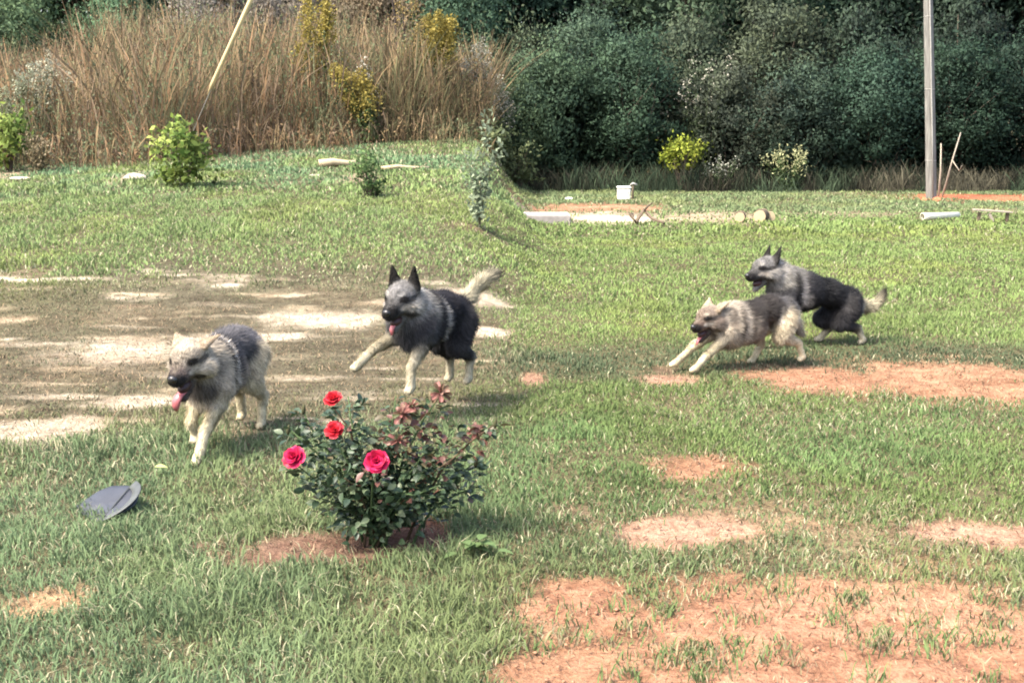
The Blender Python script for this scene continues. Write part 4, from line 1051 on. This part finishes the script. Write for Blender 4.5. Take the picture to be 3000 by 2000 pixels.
def build_dog(label, group, loc, yaw, pose, coat, scale=1.0, seed=1, pitch=0.0, voxel=.0072, nfur=62000):
    g2 = np.random.default_rng(seed)
    J = {k: np.array(v, float) for k, v in pose.items() if not isinstance(v, dict)}
    C = coat; pr = []
    A_ = lambda *a, **k: pr.append(Prim(*a, **k))
    back = (-1, 0, -.25)
    # trunk: deep chest, tucked loin, rump
    A_(J['chest'] + (.06, 0, -.005), J['chest'] + (-.10, 0, .0), .125, .135, C['side'], .034, .05, back)
    A_(J['withers'] + (.02, 0, -.085), J['loin'] + (0, 0, -.03), .095, .092, C['back'], .034, .05, back)
    A_(J['chest'] + (.04, 0, -.06), J['loin'] + (.06, 0, -.055), .095, .070, C['belly'], .03, .05, back)
    A_(J['loin'] + (0, 0, -.035), J['rump'], .090, .105, C['back'], .034, .05, back)
    A_(J['chest'] + (.13, 0, -.01), J['chest'] + (.10, 0, -.07), .085, .08, C['breast'], .045, .04, (-.2, 0, -1))
    # neck with ruff
    H = J['head']; hf = unit(J['hdir']); hu0 = J.get('hup', np.array([0, 0, 1.0])); fr = frame(hf, hu0)   # columns: forward, left, up
    HS = float(pose['mouth'].get('hs', 1.2))
    h2 = lambda x, y, z: H + fr @ (np.array([x, y, z], float) * HS)
    nb = J['withers'] + np.array([.05, 0, -.085])
    A_(h2(-.06, 0, -.02), nb, .080, .118, C['neck'], .034, .05, unit(nb - H) + (0, 0, -.3))
    A_(h2(-.05, 0, -.07), J['chest'] + (.13, 0, .06), .066, .092, C['ruff'], .036, .05, (-.2, 0, -1))
    n_trunk = len(pr)
    # head
    hk = .022; ff = -hf; n_head = len(pr)
    A_(h2(-.03, 0, .0), h2(.03, 0, .005), .074, .066, C['crown'], .014, hk, ff)
    A_(h2(-.035, .05, -.045), h2(.01, .045, -.035), .046, .042, C['cheek'], .028, hk, ff + (0, 0, -.4))
    A_(h2(-.035, -.05, -.045), h2(.01, -.045, -.035), .046, .042, C['cheek'], .028, hk, ff + (0, 0, -.4))
    A_(h2(.05, 0, -.012), h2(.138, 0, -.026), .046, .031, C['muzzle'], .008, hk, ff)
    A_(h2(.05, .014, -.028), h2(.130, .011, -.038), .034, .025, C['muzzle'], .008, hk, ff)
    A_(h2(.05, -.014, -.028), h2(.130, -.011, -.038), .034, .025, C['muzzle'], .008, hk, ff)
    op = float(pose['mouth']['open'])
    A_(h2(.0, 0, -.068), h2(.108, 0, -.068 - op), .034, .018, C['jaw'], .012, .012, ff)
    # ears
    for s_ in (1, -1):
        e = pose['ears']; ed = e['dir']
        base = h2(-.045, s_ * .048, .048); tip = base + fr @ (np.array([ed[0], s_ * ed[1], ed[2]], float) * HS)
        efr = frame(tip - base, hf if e.get('flat', 'f') == 'f' else fr[:, 2]); 
        A_(base, tip, .042, .008, C['ear'], .008, .012, tip - base, efr, (1, 1, 2.2))
    for p_ in pr[n_head:]: p_.ra *= HS; p_.rb *= HS
    # legs
    lc = C['leg']; n_leg = len(pr)
    for nm, s_ in (('LF', 1), ('RF', -1)):
        a, b, c, d = [np.array(q, float) for q in pose[nm]['j']]
        fc = C.get(nm, lc)
        A_(J['withers'] + (-.0, s_ * .045, -.10), a, .070, .070, C['shoulder'], .03, .04, (-.4, 0, -1))
        A_(a, b, .064, .046, C['shoulder'], .022, .03)
        A_(b, c, .042, .027, fc, .024, .02); A_(c, d, .026, .027, fc, .013, .016)
        pd_ = unit(d - c) * .5 + np.array([.85, 0, -.1]); pd_ = unit(pd_)
        A_(d, d + pd_ * .038 + (0, .010, 0), .024, .019, fc, .006, .012); A_(d, d + pd_ * .038 - (0, .010, 0), .024, .019, fc, .006, .012)
    for nm, s_ in (('LH', 1), ('RH', -1)):
        a, b, c, d = [np.array(q, float) for q in pose[nm]['j']]
        fc = C.get(nm, lc)
        A_(a, b, .092, .062, C['thigh'], .032, .04, (-.4, 0, -1)); A_(b, c, .055, .030, C.get('shank', C['thigh']), .02, .025)
        A_(c, d, .027, .025, fc, .010, .016)
        pd_ = unit(unit(d - c) * .35 + np.array([.9, 0, -.1]))
        A_(d, d + pd_ * .036 + (0, .009, 0), .023, .018, fc, .006, .012); A_(d, d + pd_ * .036 - (0, .009, 0), .023, .018, fc, .006, .012)
    # tail
    T = [np.array(q, float) for q in pose['tail']['p']]
    A_(J['rump'] + (-.04, 0, .02), T[0], .05, .038, C['tail'], .04, .03)
    tr_ = np.linspace(.038, .020, len(T))
    for i in range(len(T) - 1):
        A_(T[i], T[i + 1], tr_[i], tr_[i + 1], C['tail'] if i < len(T) - 2 else C['tailtip'], .05, .03)
    for p_ in pr[:n_trunk]: p_.ra *= 1.17 * pose['mouth'].get('fat', 1); p_.rb *= 1.17 * pose['mouth'].get('fat', 1)
    for p_ in pr[n_leg:]: p_.ra *= 1.1; p_.rb *= 1.1
    # field on a grid
    lo = np.min([np.minimum(p.a - max(p.ra, p.rb), p.b - max(p.ra, p.rb)) for p in pr], 0) - .04
    hi = np.max([np.maximum(p.a + max(p.ra, p.rb), p.b + max(p.ra, p.rb)) for p in pr], 0) + .04
    nn = np.ceil((hi - lo) / voxel).astype(int) + 1
    ax = [lo[i] + voxel * np.arange(nn[i]) for i in range(3)]
    f = np.full(nn, 1.0, np.float32)
    for p in pr:
        r_ = max(p.ra, p.rb) + .07
        l_ = np.minimum(p.a, p.b) - r_; u_ = np.maximum(p.a, p.b) + r_
        i0 = np.clip(((l_ - lo) / voxel).astype(int), 0, nn); i1 = np.clip(((u_ - lo) / voxel).astype(int) + 1, 0, nn)
        sl = tuple(slice(i0[i], i1[i]) for i in range(3))
        P = np.stack(np.meshgrid(*[ax[i][sl[i]] for i in range(3)], indexing='ij'), -1)
        d = p.d(P).astype(np.float32); o = f[sl]; k = p.k
        hh = np.clip(k - np.abs(o - d), 0, None) / k
        f[sl] = np.minimum(o, d) - hh * hh * k * .25
    V, F = surface_nets(f, lo, voxel)
    # relax a little
    e = np.concatenate([F[:, [0, 1]], F[:, [1, 2]], F[:, [2, 3]], F[:, [3, 0]]])
    for _ in range(3):
        s_ = np.zeros_like(V); c_ = np.zeros(len(V))
        np.add.at(s_, e[:, 0], V[e[:, 1]]); np.add.at(c_, e[:, 0], 1)
        V = V * .5 + s_ / np.maximum(c_, 1)[:, None] * .5
    nrm = np.zeros_like(V); fn = np.cross(V[F[:, 2]] - V[F[:, 0]], V[F[:, 3]] - V[F[:, 1]])
    for i in range(4): np.add.at(nrm, F[:, i], fn)
    nrm = unit(nrm)
    # coat colours, fur length and lie from the nearest parts
    D = np.stack([p.d(V) for p in pr], 1); Wt = np.exp(-np.clip(D - D.min(1, keepdims=True), 0, .3) / .012); Wt /= Wt.sum(1, keepdims=True)
    col = Wt @ np.stack([p.col for p in pr]); fl = Wt @ np.array([p.fur for p in pr]); flow = Wt @ np.stack([unit(p.flow) for p in pr])
    def wob(Q, sc, sd_): return fbm(Q[:, 0] * sc + Q[:, 1] * 7.1, Q[:, 2] * sc + Q[:, 1] * 5.3, sd_, 3) - .5
    wb_ = wob(V, 14, seed)
    for pt in coat['paint']:
        kind, cen, rad, c, st = pt
        if kind == 'head': Q = (V - H) @ fr / HS
        else: Q = V
        r_ = np.linalg.norm((Q - np.array(cen)) / np.array(rad), axis=1) + wb_ * .35
        m = st * (1 - sstep(.75, 1.12, r_)); col = col * (1 - m[:, None]) + np.array(c) * m[:, None]
    lum = col.mean(1, keepdims=True); col = lum + (col - lum) * 1.12
    col = np.clip(col, .006, .6) * (1 + .5 * wob(V, 40, seed + 5))[:, None]
    root = empty('dog', loc, yaw); root.scale = (scale,) * 3; root.rotation_euler = (0, pitch, yaw)
    tag(root, label, 'dog', group)
    link('body', np_mesh('dog_body', V, F, M_SKIN, col, True), root)
    # fur strands
    ar = np.linalg.norm(fn, axis=1) * .5; k = g2.choice(len(F), nfur, p=ar / ar.sum())
    w4 = g2.dirichlet(np.ones(4), nfur)
    P = (V[F[k]] * w4[..., None]).sum(1); Nn = unit((nrm[F[k]] * w4[..., None]).sum(1)); Cc = (col[F[k]] * w4[..., None]).sum(1); Ll = (fl[F[k]] * w4).sum(1)
    Fl = unit((flow[F[k]] * w4[..., None]).sum(1)); Fl = Fl - Nn * (Fl * Nn).sum(1, keepdims=True)
    ruf = np.stack([fbm(P[:, 0] * 16 + i_ * 9, P[:, 2] * 16 + P[:, 1] * 11, 200 + i_, 2) - .5 for i_ in range(3)], -1)
    Dn = unit(unit(Fl) + ruf * 1.5 + Nn * (.28 + .3 * g2.random((nfur, 1))) + g2.normal(size=(nfur, 3)) * .22)
    L_ = Ll * 1.35 * (.5 + .8 * g2.random(nfur)); Cc = Cc * (1 + .65 * (fbm(P[:, 0] * 42 + P[:, 1] * 30, P[:, 2] * 30 + P[:, 1] * 21, 230 + seed, 2) - .5))[:, None]
    sd_ = unit(np.cross(Dn, Nn)) * (.0012 + .0020 * g2.random((nfur, 1)))
    FV = np.zeros((nfur, 3, 3)); FV[:, 0] = P - sd_; FV[:, 1] = P + sd_; FV[:, 2] = P + Dn * L_[:, None]
    FC = np.repeat((Cc * (.6 + .8 * g2.random((nfur, 1))))[:, None], 3, 1)
    fo = link('fur', np_mesh('dog_fur', FV.reshape(-1, 3), np.arange(nfur * 3).reshape(-1, 3), M_FUR, FC.reshape(-1, 3)), root); fo['kind'] = 'stuff'
    # eyes, nose, mouth, tongue
    def blob(name, cen, rad, mat):
        bm = bmesh.new(); bmesh.ops.create_uvsphere(bm, u_segments=14, v_segments=10, radius=1)
        for v in bm.verts: v.co = Vector(H + fr @ ((np.array(cen) + np.array(v.co) * np.array(rad)) * HS))
        for f_ in bm.faces: f_.smooth = True
        return link(name, bm_mesh(bm, name, mat), root)
    for s_ in (1, -1): blob('eye', (.066, s_ * .040, .018), (.0125, .0125, .011), M_EYE)
    blob('nose', (.164, 0, -.018), (.014, .021, .017), M_NOSE)
    blob('mouth_lining', (.075, 0, -.066 - op * .40), (.050, .026, .012 + op * .25), M_MOUTH)
    tg = pose.get('tongue')
    if tg:
        Tp = [h2(*q) for q in tg['p']]; VV, QQ = [], []
        nT = len(Tp); wd_ = tg.get('w', .024)
        lat = fr[:, 1]
        for i, q in enumerate(Tp):
            ww = wd_ * (1 - .55 * max(0, i / (nT - 1) - .7) / .3)
            tdir = unit(Tp[min(nT - 1, i + 1)] - Tp[max(0, i - 1)]); up_n = np.cross(tdir, lat)
            for j in range(8):
                a = j / 8 * 6.2832; VV.append(q + lat * math.cos(a) * ww + up_n * math.sin(a) * .006 + up_n * -.004 * math.cos(a) ** 2)
        for i in range(nT - 1):
            for j in range(8): QQ.append((i * 8 + j, i * 8 + (j + 1) % 8, (i + 1) * 8 + (j + 1) % 8, (i + 1) * 8 + j))
        QQ.append(tuple((nT - 1) * 8 + j for j in (0, 1, 2, 3))); QQ.append(tuple((nT - 1) * 8 + j for j in (4, 5, 6, 7))); QQ.append(tuple((nT - 1) * 8 + j for j in (3, 4, 7, 0)))
        A = Acc(); A.add(VV, QQ); link('tongue', A.mesh('tongue', M_TONGUE, True), root)
    return root

M_EYE = solid_mat('dog_eye', (.012, .008, .006), .12, .6, .1)
M_NOSE = solid_mat('dog_nose', (.012, .011, .011), .35, .5, .2, 60, .3)
M_MOUTH = solid_mat('dog_mouth', (.035, .012, .012), .5, .4, .3)
M_TONGUE = solid_mat('dog_tongue', (.30, .085, .09), .4, .5, .2, 30)

CREAM = (.56, .49, .37); TAN = (.36, .30, .22); GREY = (.15, .145, .145); DGREY = (.075, .075, .08); BLACKC = (.022, .021, .023); SILV = (.30, .285, .26)
LIGHT = dict(side=(0.182, 0.156, 0.130), back=(0.085, 0.082, 0.082), belly=(0.364, 0.312, 0.234), breast=(0.221, 0.189, 0.150), neck=(0.305, 0.267, 0.215), ruff=(0.247, 0.215, 0.176), crown=(0.338, 0.293, 0.234), cheek=(0.390, 0.338, 0.267),
    muzzle=(0.072, 0.058, 0.052), jaw=(0.058, 0.047, 0.042), ear=(0.286, 0.227, 0.163), shoulder=(0.351, 0.305, 0.240), leg=(0.494, 0.436, 0.305), thigh=(0.390, 0.338, 0.247), tail=(0.338, 0.299, 0.234), tailtip=(0.130, 0.111, 0.091))
DARK = dict(side=(.022, .022, .026), back=(.016, .016, .018), belly=(.018, .018, .02), breast=(.020, .020, .023), neck=(.185, .176, .160), ruff=(.075, .072, .068), crown=(.145, .140, .134), cheek=(.27, .255, .23),
    muzzle=(.040, .038, .036), jaw=(.10, .095, .088), ear=(.012, .011, .010), shoulder=(.045, .044, .046), leg=(.37, .33, .24), thigh=(.026, .025, .026), tail=(.33, .30, .22), tailtip=(.014, .013, .013))
def face_paint(dark, base=None):
    L = []
    for s_ in (1, -1):
        L.append(('head', (.064, s_ * .045, .017), (.033, .026, .018), (.010, .009, .009), .95))
        L.append(('head', (.055, s_ * .034, .042), (.026, .018, .010), (.34, .30, .24) if not dark else (.30, .285, .26), .9))
        L.append(('head', (.015, s_ * .066, .008), (.042, .034, .014), (.035, .033, .033) if not dark else (.010, .009, .009), .8))
        L.append(('head', (.06, s_ * .05, -.022), (.045, .03, .016), (.36, .32, .27), .75))
    L.append(('head', (.145, 0, -.03), (.052, .05, .034), (.012, .011, .011), .95))
    L.append(('head', (.11, 0, .012), (.06, .014, .02), (.12, .10, .08) if not dark else (.06, .058, .056), .8))
    return L
# dog-local axes: x forward, y left, z up; z = 0 is the ground
poseA = dict(withers=(.10, 0, .63), chest=(.10, 0, .44), loin=(-.17, 0, .615), rump=(-.33, 0, .55), head=(.39, -.01, .605), hdir=(.97, -.03, -.26), hup=(0, .0, 1),
    mouth=dict(open=.066, hs=1.34, fat=.90), ears=dict(dir=(-.06, .055, .02), flat='u'),
    LF=dict(j=[(.19, .075, .42), (.20, .075, .31), (.36, .055, .17), (.45, .045, .035)]), RF=dict(j=[(.19, -.075, .42), (.15, -.085, .30), (.25, -.085, .20), (.20, -.08, .10)]),
    LH=dict(j=[(-.32, .07, .50), (-.23, .09, .35), (-.42, .09, .21), (-.39, .09, .035)]), RH=dict(j=[(-.32, -.07, .50), (-.27, -.09, .34), (-.47, -.09, .22), (-.50, -.09, .06)]),
    tail=dict(p=[(-.43, 0, .53), (-.50, -.02, .45), (-.54, -.03, .38), (-.54, -.03, .30)]), tongue=dict(p=[(.06, 0, -.096), (.095, -.002, -.106), (.130, -.008, -.112), (.147, -.014, -.130), (.152, -.019, -.155), (.149, -.021, -.175)], w=.028))
coatA = dict(LIGHT, paint=face_paint(False) + [
    ('b', (-.12, 0, .60), (.27, .17, .19), (.075, .073, .078), .92), ('b', (-.30, 0, .62), (.12, .13, .08), (.085, .082, .086), .8),
    ('b', (.115, 0, .55), (.026, .3, .24), (.028, .027, .029), .92), ('b', (.070, 0, .53), (.020, .3, .22), (.42, .38, .33), .92), ('b', (.025, 0, .53), (.026, .3, .20), (.035, .034, .038), .9),
    ('b', (.24, 0, .42), (.13, .12, .075), (.060, .053, .047), .85), ('b', (.24, 0, .55), (.07, .16, .05), (.17, .155, .135), .6), ('b', (.27, 0, .31), (.10, .12, .05), (.38, .335, .265), .75),
    ('head', (.02, 0, .06), (.06, .06, .03), (.42, .37, .29), .7), ('head', (.0, .06, -.025), (.05, .035, .022), (.44, .39, .32), .7), ('head', (.0, -.06, -.025), (.05, .035, .022), (.44, .39, .32), .7),
    ('head', (.045, .05, -.06), (.055, .03, .018), (.025, .021, .020), .9), ('head', (.045, -.05, -.06), (.055, .03, .018), (.025, .021, .020), .9)])
pA = ground(655, 1297)
build_dog('pale grey and cream dog trotting towards the viewer with tongue hanging out', 'running dogs', pA, R(-101), poseA, coatA, 1.0, 11)

poseB = dict(withers=(.10, 0, .66), chest=(.12, 0, .50), loin=(-.20, 0, .57), rump=(-.35, 0, .485), head=(.35, .0, .69), hdir=(.97, .04, -.20), hup=(0, 0, 1),
    mouth=dict(open=.058, hs=1.3), ears=dict(dir=(-.01, .014, .10)),
    RF=dict(j=[(.23, -.085, .50), (.27, -.11, .42), (.42, -.17, .36), (.54, -.22, .27)]), LF=dict(j=[(.22, .075, .47), (.25, .08, .36), (.38, .08, .26), (.40, .085, .13)]),
    LH=dict(j=[(-.34, .07, .44), (-.24, .09, .29), (-.43, .09, .18), (-.40, .09, .03)]), RH=dict(j=[(-.34, -.07, .44), (-.30, -.09, .29), (-.47, -.09, .17), (-.46, -.09, .02)]),
    tail=dict(p=[(-.44, 0, .52), (-.52, .04, .59), (-.60, .09, .66), (-.67, .13, .71), (-.71, .15, .71)]), tongue=dict(p=[(.07, 0, -.088), (.11, 0, -.094), (.135, 0, -.11), (.14, 0, -.14)], w=.018))
coatB = dict(DARK, paint=face_paint(True) + [
    ('head', (-.085, .075, -.01), (.022, .05, .085), (.36, .34, .31), .9), ('head', (-.085, -.075, -.01), (.022, .05, .085), (.36, .34, .31), .9), ('head', (.02, .055, -.062), (.05, .03, .016), (.012, .011, .011), .9), ('head', (.02, -.055, -.062), (.05, .03, .016), (.012, .011, .011), .9), ('b', (.17, 0, .62), (.035, .2, .15), (.22, .21, .19), .7),
    ('b', (-.10, 0, .60), (.30, .2, .15), (.014, .014, .017), .9), ('b', (.10, 0, .52), (.04, .2, .22), (.009, .0085, .009), .7), ('b', (.035, .13, .52), (.026, .1, .17), (.25, .24, .225), .85), ('b', (.035, -.13, .52), (.026, .1, .17), (.25, .24, .225), .85),
    ('b', (.25, 0, .50), (.10, .14, .09), (.018, .018, .021), .9), ('b', (.28, 0, .42), (.09, .10, .05), (.04, .04, .042), .6), ('b', (-.44, .08, .36), (.05, .1, .16), (.15, .14, .12), .7)])
pB = at(1258, 1140, 8.05); pB = (pB[0], pB[1], float(terr(pB[0], pB[1])) + .15)
build_dog('black and silver dog with pricked ears leaping behind the rose bush', 'running dogs', pB, R(-115), poseB, coatB, 1.0, 12)

poseC = dict(withers=(.10, 0, .535), chest=(.12, 0, .37), loin=(-.20, 0, .54), rump=(-.36, 0, .475), head=(.42, .03, .475), hdir=(.95, .28, -.20), hup=(0, 0, 1),
    mouth=dict(open=.062, hs=1.28), ears=dict(dir=(-.075, .045, .045), flat='u'),
    LF=dict(j=[(.24, .075, .34), (.32, .08, .26), (.46, .08, .15), (.57, .08, .045)]), RF=dict(j=[(.25, -.075, .36), (.36, -.08, .29), (.54, -.08, .18), (.68, -.08, .07)]),
    LH=dict(j=[(-.34, .07, .42), (-.28, .10, .28), (-.46, .10, .20), (-.52, .10, .07)]), RH=dict(j=[(-.33, -.07, .42), (-.15, -.09, .30), (-.20, -.09, .17), (-.12, -.09, .04)]),
    tail=dict(p=[(-.45, 0, .43), (-.50, -.02, .37), (-.53, -.03, .31), (-.56, -.03, .27)]), tongue=dict(p=[(.07, 0, -.092), (.11, 0, -.108), (.14, .0, -.125), (.15, 0, -.15)], w=.02))
coatC = dict(LIGHT, muzzle=(.085, .062, .05), crown=(.20, .16, .128), cheek=(.23, .19, .155), paint=face_paint(False) + [
    ('head', (.045, .05, -.06), (.055, .03, .018), (.03, .022, .02), .9), ('head', (-.01, .07, -.02), (.05, .03, .03), (.13, .10, .08), .6), ('b', (.24, .1, .46), (.04, .1, .09), (.11, .09, .075), .6), ('b', (.30, .08, .44), (.025, .1, .08), (.33, .29, .24), .6),
    ('b', (-.11, 0, .52), (.25, .2, .15), (.036, .032, .030), .94), ('b', (.15, .12, .43), (.022, .12, .15), (.045, .038, .034), .8), ('b', (.10, .12, .40), (.026, .12, .15), (.34, .30, .25), .85), ('b', (.05, .13, .44), (.025, .1, .12), (.055, .046, .04), .7),
    ('b', (-.12, .12, .40), (.14, .1, .07), (.075, .06, .05), .7), ('b', (-.40, .1, .37), (.04, .1, .12), (.38, .34, .27), .8), ('b', (-.25, .13, .46), (.02, .08, .09), (.36, .33, .28), .6)])
pC = ground(2188, 1074)
build_dog('pale tan and grey dog sprinting left with forelegs stretched out', 'running dogs', pC, math.pi + .38, poseC, coatC, .90, 13)

poseD = dict(withers=(.12, 0, .655), chest=(.14, 0, .49), loin=(-.22, 0, .50), rump=(-.40, 0, .385), head=(.42, .03, .715), hdir=(.95, .25, -.16), hup=(0, 0, 1),
    mouth=dict(open=.058, hs=1.28), ears=dict(dir=(-.055, .012, .085)),
    LF=dict(j=[(.24, .075, .45), (.27, .08, .34), (.40, .08, .24), (.48, .08, .12)]), RF=dict(j=[(.26, -.075, .45), (.32, -.08, .35), (.46, -.08, .26), (.57, -.08, .16)]),
    LH=dict(j=[(-.39, .07, .33), (-.28, .10, .21), (-.46, .10, .15), (-.52, .10, .045)]), RH=dict(j=[(-.37, -.07, .33), (-.19, -.09, .22), (-.27, -.09, .13), (-.19, -.09, .04)]),
    tail=dict(p=[(-.50, 0, .35), (-.58, 0, .32), (-.66, 0, .34), (-.72, 0, .39), (-.745, 0, .44)]), tongue=None)
coatD = dict(DARK, paint=face_paint(True) + [
    ('head', (-.085, .075, -.01), (.022, .05, .085), (.36, .34, .31), .85), ('head', (.02, .055, -.062), (.05, .03, .016), (.012, .011, .011), .9), ('b', (.24, .1, .62), (.05, .12, .07), (.20, .19, .17), .7),
    ('b', (-.13, 0, .50), (.34, .2, .19), (.014, .0145, .016), .9), ('b', (.17, .1, .56), (.035, .14, .14), (.009, .0085, .009), .85), ('b', (.11, .13, .50), (.03, .1, .18), (.19, .18, .172), .85), ('b', (.06, .13, .42), (.04, .1, .08), (.15, .14, .132), .7),
    ('b', (-.50, .09, .27), (.035, .1, .14), (.40, .37, .30), .85), ('b', (-.36, .12, .38), (.06, .08, .1), (.045, .043, .043), .6)])
pD = ground(2358, 1011)
build_dog('black and silver dog bounding left behind the paler dog', 'running dogs', pD, math.pi + .22, poseD, coatD, .97, 14)
